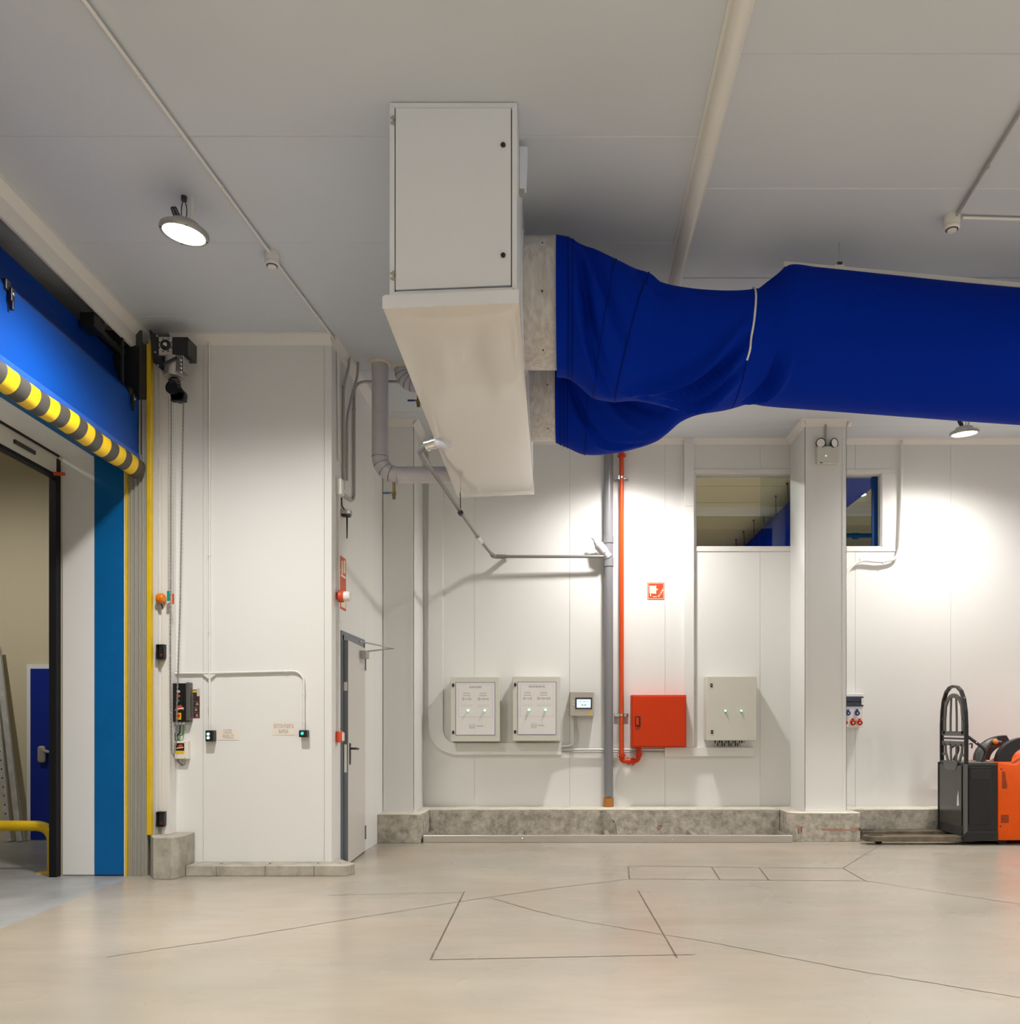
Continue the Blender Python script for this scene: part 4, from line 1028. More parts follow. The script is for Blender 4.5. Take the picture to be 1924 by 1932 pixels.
# ---- grey door in the side wall, standing ajar
t = thing('door_1', (SIDE, (DY0+DY1)/2, 0), kind='structure')
bm = B()
for y0, y1, z0, z1 in [(DY0, DY0+.05, 0, DZ), (DY1-.05, DY1, 0, DZ), (DY0, DY1, DZ-.05, DZ)]: box(bm, SIDE-.12, SIDE+.012, y0, y1, z0, z1, .003, 1)
for y0, y1, z0, z1 in [(DY0-.035, DY0+.012, 0, DZ+.035), (DY0, DY1+.01, DZ-.01, DZ+.035)]: box(bm, SIDE, SIDE+.010, y0, y1, z0, z1, .002, 1)
obj('door_frame', bm, GREYF, t)
hx_, hy_ = SIDE+.016, DY1-.01; ang = math.radians(2.6); LWD = .865
def leafpt(u, o, z):   # u along the leaf from the hinge, o outwards
    return Vector((hx_+u*math.sin(ang)+o*math.cos(ang), hy_-u*math.cos(ang)+o*math.sin(ang), z))
def leafbox(name, u0, u1, o0, o1, z0, z1, m, parent=None):
    bm = B(); v = [bm.verts.new(leafpt(u, o, z)) for z in (z0, z1) for u, o in ((u0, o0), (u1, o0), (u1, o1), (u0, o1))]
    for f in [(3, 2, 1, 0), (4, 5, 6, 7), (0, 1, 5, 4), (1, 2, 6, 5), (2, 3, 7, 6), (3, 0, 4, 7)]: bm.faces.new([v[i] for i in f])
    bmesh.ops.recalc_face_normals(bm, faces=bm.faces); return obj(name, bm, m, parent or t)
lf = leafbox('leaf', 0, LWD, -.045, 0, .012, DZ-.052, DOORL)
leafbox('leaf_edge', LWD, LWD+.004, -.047, -.002, .012, DZ-.052, GREYF)
leafbox('lock_plate', LWD+.004, LWD+.006, -.036, -.012, .86, 1.12, CHROME, lf)
leafbox('sticker', LWD-.0, LWD+.0055, -.04, -.008, 1.62, 1.70, LABELW, lf)
for z in (.20, 1.93):
    leafbox('hinge', -.012, .015, -.006, .010, z-.07, z+.07, GREYF, lf)
h0 = leafbox('handle_plate', LWD-.085, LWD-.05, 0, .008, .93, 1.13, BLACK, lf)
bm = B(); tube(bm, fillet([leafpt(LWD-.068, .005, 1.08), leafpt(LWD-.068, .055, 1.08), leafpt(LWD-.19, .055, 1.075)], .02), .011, 10); obj('handle_lever', bm, BLACK, h0, True)
cl = leafbox('closer_body', .10, .30, 0, .06, DZ-.17, DZ-.10, GALV, lf)
bm = B(); tube(bm, [leafpt(.2, .05, DZ-.10), leafpt(.05, .30, DZ-.055), leafpt(.42, .02, DZ-.02)], .008, 8); obj('closer_arm', bm, GALV, cl, True)

# ---- things on the side wall near the corner
def side(px, py): 
    Y = SIDE*F/(px-CX); return Vector((SIDE, Y, za(py, Y)))
t = thing('exit_sign', (SIDE, 8.2, 2.5), 'narrow red and cream fire sign seen edge on above the grey door', 'sign')
c0 = side(641.5, 1048); y0, y1 = 8.19, 8.40; z0, z1 = za(1148, 8.2), za(1048, 8.2)
bm = B(); box(bm, SIDE, SIDE+.004, y0, y1, z0, z1); obj('plate', bm, SIGNR, t)
for a, b, c, d in [(y0+.02, y1-.02, z0+.02, z0+.14), (y0+.02, y1-.02, z0+.30, z0+.32), (y0+.04, y0+.09, z1-.16, z1-.04), (y0+.12, y1-.03, z1-.14, z1-.02)]:
    bm = B(); box(bm, SIDE+.004, SIDE+.0052, a, b, c, d); obj('sign_symbol', bm, CREAM, t)
Y = 8.08; z = za(1125, Y)
t = thing('alarm_strobe', (SIDE, Y, z), 'red and clear fire alarm strobe on the side wall', 'alarm')
bm = B(); lathe(bm, [(0, 0), (.056, 0), (.056, .035), (.050, .045), (0, .045)], look((SIDE+.02, Y, z), (1, 0, 0)), 26); obj('base', bm, SIGNR, t, True)
bm = B(); lathe(bm, [(.044, .045), (.046, .075), (.038, .10), (.0, .105)], look((SIDE+.02, Y, z), (1, 0, 0)), 26); obj('clear_dome', bm, GLASSC, t, True)
bm = B(); box(bm, SIDE, SIDE+.021, Y-.03, Y+.03, z-.03, z+.03); obj('back_box', bm, SIGNR, t)
z = za(1390, Y)
t = thing('fire_call_point', (SIDE, Y, z), 'small red fire call point on the side wall beside the door', 'call point')
bm = B(); box(bm, SIDE, SIDE+.055, Y-.045, Y+.045, z-.05, z+.05, .008); obj('housing', bm, SIGNR, t)
bm = B(); box(bm, SIDE+.055, SIDE+.062, Y-.035, Y+.035, z-.038, z+.038, .003); obj('front_plate', bm, GLASSC, t)
conduit('wall_conduit', [(SIDE+.018, 8.08, z+.05), (SIDE+.018, 8.08, za(925, 8.08))], .011, 'thin vertical conduit running up from the red call point', TRIM, [((SIDE+.018, 8.08, za(p, 8.08)), (0, 0, 1)) for p in (1075, 1173, 1338)])
t = thing('junction_box', (SIDE, 8.10, za(925, 8.1)), 'small white junction box high on the side wall', 'junction box')
bm = B(); box(bm, SIDE, SIDE+.05, 8.05, 8.14, za(935, 8.1), za(905, 8.1), .005); obj('box_body', bm, TRIM, t)
bm = B(); box(bm, SIDE+.05, SIDE+.055, 8.06, 8.13, za(933, 8.1), za(907, 8.1), .002); obj('box_lid', bm, TRIM, t)
Yq = 8.32
conduit('wall_conduit', [(SIDE+.055, Yq, CEIL), (SIDE+.05, Yq, CEIL-.10), (SIDE+.015, Yq-.06, CEIL-.32), (SIDE+.015, Yq-.06, za(920, Yq-.06)), (SIDE+.03, Yq-.12, za(930, Yq))], .012, 'first bent conduit dropping from the ceiling down the side wall', GALV,
        [((SIDE+.015, Yq-.06, za(p, Yq-.06)), (0, 0, 1)) for p in (730, 880)], .08)
conduit('wall_conduit', [(SIDE+.10, 8.47, CEIL), (SIDE+.10, 8.45, CEIL-.14), (SIDE+.04, 8.40, CEIL-.42), (SIDE+.018, 8.38, CEIL-.55), (SIDE+.018, 8.38, 3.6)], .012, 'second bent conduit dropping from the ceiling behind the first', GALV, (), .08)
conduit('wall_conduit', [(SIDE+.03, 8.16, za(931, 8.16)), (SIDE+.015, 8.60, za(945, 8.60)), (SIDE+.018, 8.66, za(938, 8.66)), (SIDE+.018, 8.66, 4.64), (-1.30, 8.66, 4.64)], .014, 'grey conduit looping up the side wall and across to the unit', GALV,
        [((SIDE+.018, 8.66, za(772, 8.66)), (0, 0, 1))], .12)
z = za(970, 8.25)
t = thing('door_sensor', (SIDE, 8.25, z), 'small grey sensor with a hanging black rod on the side wall', 'sensor')
bm = B(); box(bm, SIDE, SIDE+.09, 8.21, 8.29, z-.005, z+.035, .006); obj('head', bm, GALV, t)
bm = B(); box(bm, SIDE+.005, SIDE+.08, 8.215, 8.285, z-.025, z-.004, .004); obj('lower_cap', bm, BLACK, t)
bm = B(); tube(bm, [(SIDE+.05, 8.25, z-.02), (SIDE+.05, 8.25, za(1016, 8.25))], [.009, .005], 8); obj('rod', bm, BLACK, t, True)
bm = B(); tube(bm, fillet([(SIDE+.04, 8.25, z+.03), (SIDE+.01, 8.22, z+.06), (SIDE+.012, 8.2, z+.14)], .03), .007, 6); obj('lead', bm, DARKM, t, True)

# ---- roll-up door
t = thing('roll_up_door', (LX(6.6), 6.6, 3.4), 'blue roll up fabric door with yellow and black striped bottom edge, raised', 'roll-up door')
def strip(o_z, Y0, Y1, n=40, wav=None):
    """sheet along the left wall from a list of (off, z) rows"""
    bm = B(); G = []
    for j in range(n+1):
        Y = Y0+(Y1-Y0)*j/n
        G.append([bm.verts.new((LX(Y, o+(wav(Y, i) if wav else 0)), Y, z)) for i, (o, z) in enumerate(o_z)])
    for a, b in zip(G, G[1:]):
        for i in range(len(o_z)-1):
            f = bm.faces.new([a[i], b[i], b[i+1], a[i+1]]); f.smooth = True
    return bm
CY0, CY1 = 3.25, 7.64
def wv(Y, i):
    e = max(0, Y-6.9)/.75
    return .012*math.sin(Y*5+i*.7)*e*math.sin(math.pi*min(1, i/7.0))
front = [(.0, 3.50), (-.008, 3.60), (-.006, 3.7), (.0, 3.8), (.004, 3.9), (.004, 4.0), (.0, 4.08), (.012, 4.115), (.035, 4.125)]
back = [(z_[0]+.004, z_[1]) for z_ in front[::-1]]
bm = strip(front+back, CY0, CY1, 60, wv); obj('curtain', bm, CURT, t)
bm = strip([(.035, 4.12), (.10, 4.20), (.16, 4.26), (.20, 4.36), (.22, 4.46), (.21, 4.50)], CY0, CY1, 6); obj('curtain_return', bm, CURT_SHADE, t)
bm = B(); tube(bm, [(LX(CY0, .40), CY0, 4.42), (LX(CY1, .40), CY1, 4.42)], .17, 28); obj('rolled_curtain', bm, CURT_SHADE, t, True)
bm = B(); tube(bm, [(LX(CY0, .03), CY0, 4.085), (LX(CY1, .03), CY1, 4.085)], .022, 12); obj('guide_roller', bm, CURT, t, True)
bm = strip([(-.012, 3.575), (-.014, 3.60), (-.012, 3.62), (-.008, 3.622)], CY0, CY1, 40); obj('hem_band', bm, mat('pale blue hem', (.02, .10, .46), .3), t)
# striped soft bottom edge: one bulged tube cut into bands
pitch = .13; k = 0; Y = CY1-.005
while Y > 3.3:
    Y0 = max(Y-pitch, 3.3); bm = B(); rings = []
    for j in range(7):
        yy_ = Y0+(Y-Y0)*j/6; ring_ = []
        for s in range(21):
            a = 2*math.pi*s/20
            o = -.008-.060*math.sin(a)*(1+.10*math.sin(yy_*9)); zz = 3.485+.088*math.cos(a)+.006*math.sin(yy_*6.1)
            lean_ = .035*math.cos(a)
            ring_.append(bm.verts.new((LX(yy_+lean_, o), yy_+lean_, zz)))
        rings.append(ring_)
    for a_, b_ in zip(rings, rings[1:]):
        for s in range(20):
            f = bm.faces.new([a_[s], b_[s], b_[s+1], a_[s+1]]); f.smooth = True
    obj('stripe', bm, BLKB if k % 2 == 0 else YELB, t); k += 1; Y = Y0
# hanging brackets with black clips
for Yb in (5.66, 7.48):
    bm = B(); slab(bm, Yb-.014, Yb+.014, .055, .070, 4.05, 4.60); hb = obj('hanger_bar', bm, DARKM, t)
    bm = B(); slab(bm, Yb-.03, Yb+.03, -.015, .07, 4.06, 4.13, 0, .008); slab(bm, Yb+.005, Yb+.045, -.03, .0, 4.0, 4.09, 0, .006); slab(bm, Yb+.02, Yb+.04, -.03, -.005, 3.95, 4.01, 0, .004); obj('clip', bm, BLACK, hb)
    bm = B(); disc(bm, (LX(Yb+.025, -.03), Yb+.025, 4.05), (1, 0, 0), .012, .006, .002, 10); obj('clip_bolt', bm, CHROME, hb)
bm = B(); tube(bm, [(LX(CY0, .12), CY0, 4.62), (LX(5.6, .12), 5.6, 4.62)], .05, 12); obj('drive_shaft', bm, DARKM, t, True)
bm = B(); slab(bm, 7.02, 7.20, .08, .20, 4.44, 4.56, 0, .01); obj('shaft_bearing', bm, BLACK, t)
bm = B(); slab(bm, 7.645, 7.665, .0, .60, 3.84, 4.56); obj('recess_shade_plate', bm, BLACK, t)  # black sheet put in for the darkness at the recess end
bm = B(); tube(bm, [(LX(7.2, .14), 7.2, 4.50), (LX(7.64, .14), 7.64, 4.50)], .03, 12); obj('drive_shaft', bm, DARKM, t, True)
for Yb in (5.75, 7.0):
    bm = B(); slab(bm, Yb, Yb+.06, .56, .60, 4.36, 4.42); obj('sensor_block', bm, BLACK, t)
# guide at the far jamb
g = thing('door_guide', (LX(JAMB), JAMB, 0), 'grey ribbed door guide with two yellow edge strips', 'door guide')
bm = B(); slab(bm, JAMB-.01, JAMB+.03, -.07, .12, 0, 4.1); obj('guide_plate', bm, mat('guide aluminium', (.38, .37, .32), .5, .2), g)
for o in (-.035, -.005, .03, .065):
    bm = B(); slab(bm, JAMB-.022, JAMB-.0, o-.007, o+.007, 0, 4.1, 0, .003); obj('guide_rib', bm, MATS['guide aluminium'], g)
bm = B(); slab(bm, JAMB-.04, JAMB-.005, .095, .112, 0, 3.6, 0, .003); obj('yellow_edge', bm, YEL, g)
bm = B(); slab(bm, JAMB-.035, JAMB, .112, .122, 0, 3.6); obj('edge_profile', bm, TRIM, g)
bm = B(); slab(bm, JAMB-.03, JAMB+.02, -.108, -.07, .354, 4.58, 0, .004); obj('yellow_edge', bm, YEL, g)
# white guide column facing the hall
bm = B(); prof = [(-3.648, PART), (-3.648, 7.76), (-3.632, 7.76), (-3.632, 7.79), (-3.618, 7.79), (-3.618, 7.77), (-3.575, 7.77), (-3.57, 7.80), (-3.545, 7.80), (-3.54, 7.77), (-3.468, 7.77), (-3.468, PART)]
prism(bm, prof, .0, 4.66, 'z'); tag(obj('guide_column', bm, TRIM), 'tall white grooved guide column beside the roll up door', 'guide column')
# motor at the top of the column
Y = 7.62
t = thing('door_motor', at(320, 690, Y), 'black and silver gear motor at the top of the guide column', 'motor')
def mb(name, x0, x1, y0, y1, dy0, dy1, m, par=None, bev=.006):
    a, b = at(x0, y0, Y), at(x1, y1, Y); bm = B(); box(bm, a.x, b.x, Y+dy0, Y+dy1, b.z, a.z, bev); return obj(name, bm, m, par or t)
a, b, c, d = at(283, 622, Y), at(303, 640, Y), at(314, 704, Y), at(291, 686, Y)
bm = B(); prism(bm, [(a.x, a.z), (b.x, b.z), (c.x, c.z), (d.x, d.z)], Y-.02, Y+.16, 'y', 0, .004); pl = obj('mount_plate', bm, BLACK, t)
for px, py in [(296, 634), (293, 665), (298, 690)]:
    bm = B(); disc(bm, at(px, py, Y-.02), (0, -1, 0), .009, .006, .002, 8); obj('bolt', bm, CHROME, pl)
gb = mb('gearbox', 303, 331, 639, 674, -.04, .12, STAIN)
bm = B(); c = at(312.5, 651, Y-.04); lathe(bm, [(.045, 0), (.045, .008), (.03, .012), (.0, .012)], look(c, (0, -1, 0)), 22); cv = obj('shaft_cover', bm, BLACK, gb, True)
bm = B(); disc(bm, c+Vector((0, -.012, 0)), (0, -1, 0), .018, .006, .002, 14); obj('shaft_end', bm, CHROME, cv)
for k in range(8):
    a_ = k*math.pi/4+.39; bm = B(); disc(bm, c+Vector((.058*math.cos(a_), 0, .058*math.sin(a_))), (0, -1, 0), .006, .004, 0, 8); obj('cover_bolt', bm, DARKM, gb)
mb('terminal_box', 330, 360, 641, 675, -.06, .13, BLACK, None, .008)
bm = B(); c0, c1 = at(331, 676, Y+.02), at(328, 712, Y+.02); tube(bm, [c0, c1], .085, 24); mo = obj('motor_body', bm, STAIN, t, True)
for k in range(5):
    X = xa(339+k*3.2, Y); bm = B(); box(bm, X-.003, X+.003, Y-.07, Y+.05, c1.z+.02, c0.z-.01); obj('cooling_fin', bm, STEEL, mo)
for k in range(4):
    bm = B(); disc(bm, at(342, 680+k*7.5, Y-.066), (0, -1, 0), .010, .012, .003, 12); obj('cable_gland', bm, CHROME, mo, True)
a_, b_ = at(311, 686, Y-.08), at(334, 674, Y-.08); bm = B(); tube(bm, [a_, b_], .012, 8); obj('brace', bm, BLACK, t, True)
bm = B(); z0_, z1_ = za(726, Y), za(712, Y); lathe(bm, [(.0, 0), (.05, 0), (.055, .02), (.045, .03), (.05, .045), (.03, .065)], Matrix.Translation((xa(327, Y), Y+.02, z0_)), 22); obj('brake', bm, DARKM, t, True)
bm = B(); tube(bm, [(xa(326, Y), Y-.03, za(733, Y)), (xa(328, Y), Y+.05, za(733, Y))], .055, 20); obj('chain_wheel_cover', bm, BLACK, t, True)
bm = B(); tube(bm, [(xa(334, Y), Y+.0, za(743, Y)), (xa(334, Y), Y+.07, za(743, Y))], .060, 24); obj('chain_wheel', bm, BLACK, t, True)
bm = B(); a, b = at(321, 738, Y), at(348, 756, Y); box(bm, a.x, b.x, Y+.0, Y+.06, b.z, a.z, .01); obj('chain_guard', bm, BLACK, t)
# hand chain: two falls of small links
def chain(bm, pts, pitch=.0165, r=.0026, w_=.0058, l_=.0125):
    P = [Vector(p) for p in pts]; seg = [(b-a).length for a, b in zip(P, P[1:])]; tot = sum(seg); n = int(tot/pitch)
    for i in range(n):
        s = i*pitch; k = 0
        while s > seg[k] and k < len(seg)-1: s -= seg[k]; k += 1
        d = (P[k+1]-P[k]).normalized(); c = P[k]+d*s
        side_ = Vector((0, 1, 0)) if i % 2 else d.cross(Vector((0, 1, 0))).normalized()
        ring_ = [c+d*l_*math.cos(2*math.pi*q/8)+side_*w_*math.sin(2*math.pi*q/8) for q in range(8)]
        tube(bm, ring_, r, 5, closed=True)
bm = B(); Yc_ = 7.66
chain(bm, [at(323, 756, Yc_), at(322, 1100, Yc_), at(321.5, 1280, Yc_), at(324, 1420, Yc_), at(328, 1427, Yc_), at(332, 1400, Yc_), at(335, 1290, Yc_), at(340, 1130, Yc_), at(346, 756, Yc_)])
tag(obj('hand_chain', bm, CHAINM), 'steel hand chain hanging in a long loop from the door motor', 'chain')
for px, py0, py1, wpx, m, nm, lab in [(318, 1115, 1134, 6, GREENT, 'cord_tab', 'green tab on a thin cord beside the hand chain'), (326.5, 1120, 1140, 3.6, SIGNR, 'cord_tab', 'orange red tab on a thin cord beside the hand chain')]:
    c = at(px, py0, 7.68); t = thing(nm, c, lab, 'cord tab')
    b_ = at(px, py1, 7.68); hw = wpx/2*7.68/F
    bm = B(); box(bm, c.x-hw, c.x+hw, 7.675, 7.685, b_.z, c.z, .003); obj('tab', bm, m, t)
    bm = B(); tube(bm, [(c.x, 7.68, c.z-.005), (c.x-.0, 7.68, za(750, 7.68))], .0016, 5); obj('cord', bm, GALV, t)
# beacon and photocells on the column
Yb = 7.77
c = at(304, 1130, Yb)
t = thing('amber_beacon', c, 'amber warning beacon on the guide column', 'beacon')
bm = B(); box(bm, c.x-.03, c.x-.0, Yb-.035, Yb+.03, c.z-.025, c.z+.035, .004); obj('bracket', bm, DARKM, t)
bm = B(); lathe(bm, [(0, 0), (.04, 0), (.045, .01), (.043, .04), (.03, .055), (0, .06)], look((c.x-.006, Yb-.03, c.z), (.95, -.3, 0)), 22); obj('amber_dome', bm, AMBER, t, True)
bm = B(); tube(bm, fillet([(c.x, Yb-.01, c.z-.03), (c.x+.012, Yb+.0, c.z-.07), (c.x+.018, Yb+.01, c.z-.12)], .02), .005, 6); obj('lead', bm, DARKM, t, True)
bm = B(); a = at(308, 1140, Yb+.02); b_ = at(308, 1220, Yb+.02); tube(bm, [(a.x, Yb+.02, a.z), (b_.x, Yb+.02, b_.z)], .004, 6); obj('lead', bm, DARKM, t, True)
for py, lab in ((1231, 'upper black photocell on the guide column'), (1545, 'lower black photocell on the guide column above the concrete post')):
    c = at(308, py, Yb); t = thing('photocell', c, lab, 'photocell')
    bm = B(); box(bm, c.x-.044, c.x-.036, Yb-.05, Yb+.04, c.z-.065, c.z+.065, .003); box(bm, c.x-.04, c.x+.03, Yb-.05, Yb+.04, c.z+.060, c.z+.067, .002); box(bm, c.x-.04, c.x+.02, Yb-.05, Yb+.04, c.z-.067, c.z-.060, .002); obj('bracket', bm, DARKM, t)
    bm = B(); box(bm, c.x-.02, c.x+.028, Yb-.045, Yb+.03, c.z-.055, c.z+.055, .006); bd = obj('housing', bm, BLACK, t)
    bm = B(); disc(bm, (c.x+.0, Yb-.046, c.z-.03), (0, -1, 0), .013, .004, .001, 14); obj('eye', bm, mat('dark red lens', (.10, .01, .02), .15), bd)
    bm = B(); tube(bm, [(c.x+.004, Yb+.015, c.z-.06), (c.x+.004, Yb+.02, c.z-.118)], .005, 6); obj('lead', bm, DARKM, t, True)

# ---- control boxes on the partition
Yf = 7.83
a, b = at(324, 1289, Yf), at(357, 1362, Yf)
t = thing('door_control_box', ((a.x+b.x)/2, PART, b.z), 'black ribbed door control box with red emblem on the partition', 'control box')
bm = B(); box(bm, a.x, b.x, Yf, PART-.001, b.z, a.z, .005); bd = obj('body', bm, BLACK, t)
bm = B(); box(bm, b.x-.03, b.x+.004, Yf-.004, PART-.002, b.z+.01, a.z+.008, .006); obj('side_rib', bm, MGREY, t)
for k in range(7):
    X = a.x+.012+k*(b.x-a.x-.055)/6; bm = B(); box(bm, X, X+.006, Yf-.005, Yf, b.z+.01, a.z-.005); obj('front_rib', bm, BLACK, bd)
for px, py, m, r in [(337, 1305, LABELW, .013), (337, 1313.5, SIGNR, .014), (337, 1322, mat('teal knob', (.02, .2, .25), .4), .011)]:
    bm = B(); lathe(bm, [(r, 0), (r, .012), (r*.7, .016), (0, .016)], look(at(px, py, Yf-.006), (0, -1, 0)), 16); obj('button', bm, m, bd, True)
def q2(px, py): p = at(px, py, Yf-.006); return (p.x, p.z)
flat('emblem', [q2(329, 1341), q2(335, 1332), q2(341, 1330), q2(345, 1334), q2(347, 1341), q2(340, 1337), q2(336, 1341)], Yf-.0075, SIGNR, bd)
flat('emblem_bar', [q2(333, 1337), q2(347, 1335), q2(347, 1337), q2(333, 1339)], Yf-.009, LABELW, bd)
a2, b2 = at(333, 1345, Yf-.006), at(342, 1358, Yf-.006)
bm = B(); box(bm, a2.x, b2.x, Yf-.014, Yf-.004, b2.z, a2.z, .002); ys = obj('main_switch_plate', bm, YELB, bd)
bm = B(); lathe(bm, [(.015, 0), (.015, .015), (0, .017)], look(at(336.5, 1350, Yf-.014), (0, -1, 0)), 14); obj('main_switch_knob', bm, RED, ys, True)
for k in range(4):
    X = xa(329+k*6.2, Yf+.05); bm = B(); tube(bm, [(X, Yf+.035, b.z+.002), (X, Yf+.035, b.z-.025)], .012, 10); obj('cable_gland', bm, TRIM, t, True)
    m_ = [DARKM, BLACK, BLACK, mat('green cable', (.03, .20, .05), .5)][k]
    bm = B(); tube(bm, fillet([(X, Yf+.035, b.z-.02), (X-.005, Yf+.035, b.z-.09-.01*k), (X-.03-.01*k, Yf+.04, b.z-.12), (X-.05, Yf+.045, b.z-.16), (xa(331, Yf)+.01*k, Yf+.05, za(1398, Yf))], .04), .006, 6); obj('cable', bm, m_, t, True)
a, b = at(329, 1398, Yf+.01), at(354, 1432, Yf+.01)
t = thing('emergency_stop_box', ((a.x+b.x)/2, PART, b.z), 'small cream box with yellow label under the black control box', 'control box')
bm = B(); box(bm, a.x, b.x, Yf+.01, PART-.001, b.z, a.z, .006); bd = obj('body', bm, SIGNP, t)
a2, b2 = at(331.5, 1402, Yf+.009), at(347.5, 1422, Yf+.009); zm = a2.z+(b2.z-a2.z)*.72
bm = B(); box(bm, a2.x, b2.x, Yf+.0085, Yf+.01, zm, a2.z); obj('label_dark', bm, BLACK, bd)
bm = B(); box(bm, a2.x, b2.x, Yf+.0085, Yf+.01, b2.z, zm); obj('label_yellow', bm, YELB, bd)
def q3(px, py): p = at(px, py, Yf+.008); return (p.x, p.z)
flat('label_emblem', [q3(333, 1413), q3(338, 1405), q3(343, 1404), q3(346, 1410), q3(341, 1409), q3(337, 1412)], Yf+.007, SIGNR, bd)
flat('label_emblem_bar', [q3(333, 1411), q3(346, 1409.5), q3(346, 1411), q3(333, 1412.5)], Yf+.0062, LABELW, bd)
for px, py in ((331.5, 1400), (349, 1397.5+3), (331.5, 1430), (349, 1430)):
    bm = B(); disc(bm, at(px, py, Yf+.01), (0, -1, 0), .004, .002, 0, 8); obj('screw', bm, GALV, bd)
bm = B(); tube(bm, fillet([(a.x+.02, Yf+.05, b.z), (a.x+.01, Yf+.05, b.z-.02), (a.x+.05, Yf+.05, b.z-.06), (a.x+.06, Yf+.05, b.z-.05)], .02), .005, 6); obj('cable', bm, mat('olive cable', (.16, .14, .04), .5), t, True)
bm = B(); tube(bm, fillet([(b.x-.06, Yf+.05, b.z), (b.x-.07, Yf+.05, b.z-.05), (b.x-.045, Yf+.05, b.z-.06), (b.x-.04, Yf+.05, b.z)], .025), .004, 6); obj('cable', bm, GALV, t, True)
Yw = PART
a, b = at(364, 1301, Yw), at(377, 1355, Yw)
t = thing('instruction_sticker', ((a.x+b.x)/2, Yw, b.z), 'narrow black and orange pictogram sticker beside the black control box', 'sticker')
bm = B(); box(bm, a.x, b.x, Yw-.002, Yw, b.z, a.z-.0); obj('sheet', bm, mat('brown black print', (.035, .025, .02), .5), t)
hgt = a.z-b.z
bm = B(); box(bm, b.x-.004, b.x, Yw-.003, Yw-.0019, b.z, a.z-.22*hgt); box(bm, a.x, b.x, Yw-.003, Yw-.0019, b.z, b.z+.004); box(bm, a.x, b.x, Yw-.003, Yw-.0019, a.z-.42*hgt, a.z-.41*hgt); box(bm, a.x, b.x, Yw-.003, Yw-.0019, a.z-.63*hgt, a.z-.62*hgt); box(bm, a.x, b.x, Yw-.003, Yw-.0019, a.z-.81*hgt, a.z-.80*hgt); tag(obj('orange_lines', bm, SIGNR, t), kind='stuff')
bm = B(); box(bm, a.x, a.x+.034, Yw-.003, Yw-.0019, a.z-.10*hgt, a.z-.03*hgt); obj('yellow_heading', bm, YELB, t)
bm = B(); box(bm, a.x+.036, b.x+.002, Yw-.0034, Yw-.0019, a.z-.23*hgt, a.z+.01); obj('white_patch', bm, LLIGHT, t)
for k, v in enumerate((.50, .70, .90)):
    bm = B(); cx_ = a.x+.034+(.004, -.006, .002)[k]; z_ = a.z-v*hgt
    prism(bm, [(cx_-.012, z_-.012), (cx_+.014, z_-.012), (cx_+.008, z_+.006), (cx_+.002, z_+.016), (cx_-.008, z_+.006)], Yw-.0032, Yw-.0019, 'y'); obj('pictogram', bm, LGREY, t)
# push buttons and their signs
def pushbox(x0, x1, y0, y1, label, leds, m):
    Yb = 7.83; a, b = at(x0, y0, Yb), at(x1, y1, Yb)
    t = thing('push_button_box', ((a.x+b.x)/2, PART, b.z), label, 'push button')
    bm = B(); box(bm, a.x, b.x, Yb, PART-.001, b.z, a.z, .006); bd = obj('body', bm, BLACK, t)
    for px, py in leds:
        bm = B(); lathe(bm, [(.017, 0), (.017, .006), (.013, .008)], look(at(px, py, Yb), (0, -1, 0)), 16); bz = obj('bezel', bm, DARKM, bd, True)
        bm = B(); lathe(bm, [(.0135, .006), (.012, .012), (0, .013)], look(at(px, py, Yb), (0, -1, 0)), 16); obj('button', bm, m, bz, True)
pushbox(387, 402.5, 1378, 1399, 'black push button box with two lit green buttons', [(393.2, 1385), (393.2, 1392)], LED)
pushbox(563.5, 579, 1377.5, 1391, 'black push button box with one teal button', [(570.5, 1383.8)], LEDT)
def wallsign(x0, x1, y0, y1, lines, label):
    a, b = at(x0, y0, PART), at(x1, y1, PART); t = thing('wall_sign', ((a.x+b.x)/2, PART, b.z), label, 'sign')
    bm = B(); box(bm, a.x, b.x, PART-.003, PART, b.z, a.z); obj('plate', bm, SIGNP, t)
    for s, px, py, wpx in lines:
        p = at(px, py, PART); lettering('lettering', s, .052, p.x, PART-.0036, p.z, TINK, t, wid=wpx/212.7)
wallsign(409, 452, 1375, 1396, [('LUCES', 429.5, 1380.5, 15), ('PASILLO', 430.5, 1390, 20)], 'cream wall sign reading LUCES PASILLO')
wallsign(514, 557, 1362, 1387, [('BOTON PUERTA', 535.5, 1370.5, 37), ('RAPIDA', 535, 1380.5, 18)], 'cream wall sign reading BOTON PUERTA RAPIDA')
Yc2 = PART-.018
conduit('wall_conduit', [at(395, 640, Yc2), at(395.5, 1378, Yc2)], .010, 'thin vertical white conduit on the partition from ceiling to green buttons', TRIM, [(at(395, p, Yc2), (0, 0, 1)) for p in (693, 757, 903, 1048, 1193, 1335)])
conduit('wall_conduit', [at(322, 1270.5, Yc2), at(395, 1270, Yc2), at(560, 1266, Yc2), at(573, 1278, Yc2), at(573, 1378, Yc2)], .010, 'white conduit running across the partition and down to the teal button', TRIM,
        [(at(362, 1270, Yc2), (1, 0, 0)), (at(430, 1269, Yc2), (1, 0, 0)), (at(540, 1267, Yc2), (1, 0, 0)), (at(573, 1310, Yc2), (0, 0, 1)), (at(573, 1362, Yc2), (0, 0, 1))], .12)
c = at(395, 1272, Yc2); bm = B(); prism(bm, [(c.x-.06, c.z), (c.x+.06, c.z), (c.x+.012, c.z-.04), (c.x-.012, c.z-.04)], Yc2-.008, Yc2+.008, 'y')
tag(obj('conduit_tee', bm, TRIM), 'small white branch piece where the partition conduits meet', 'conduit fitting')

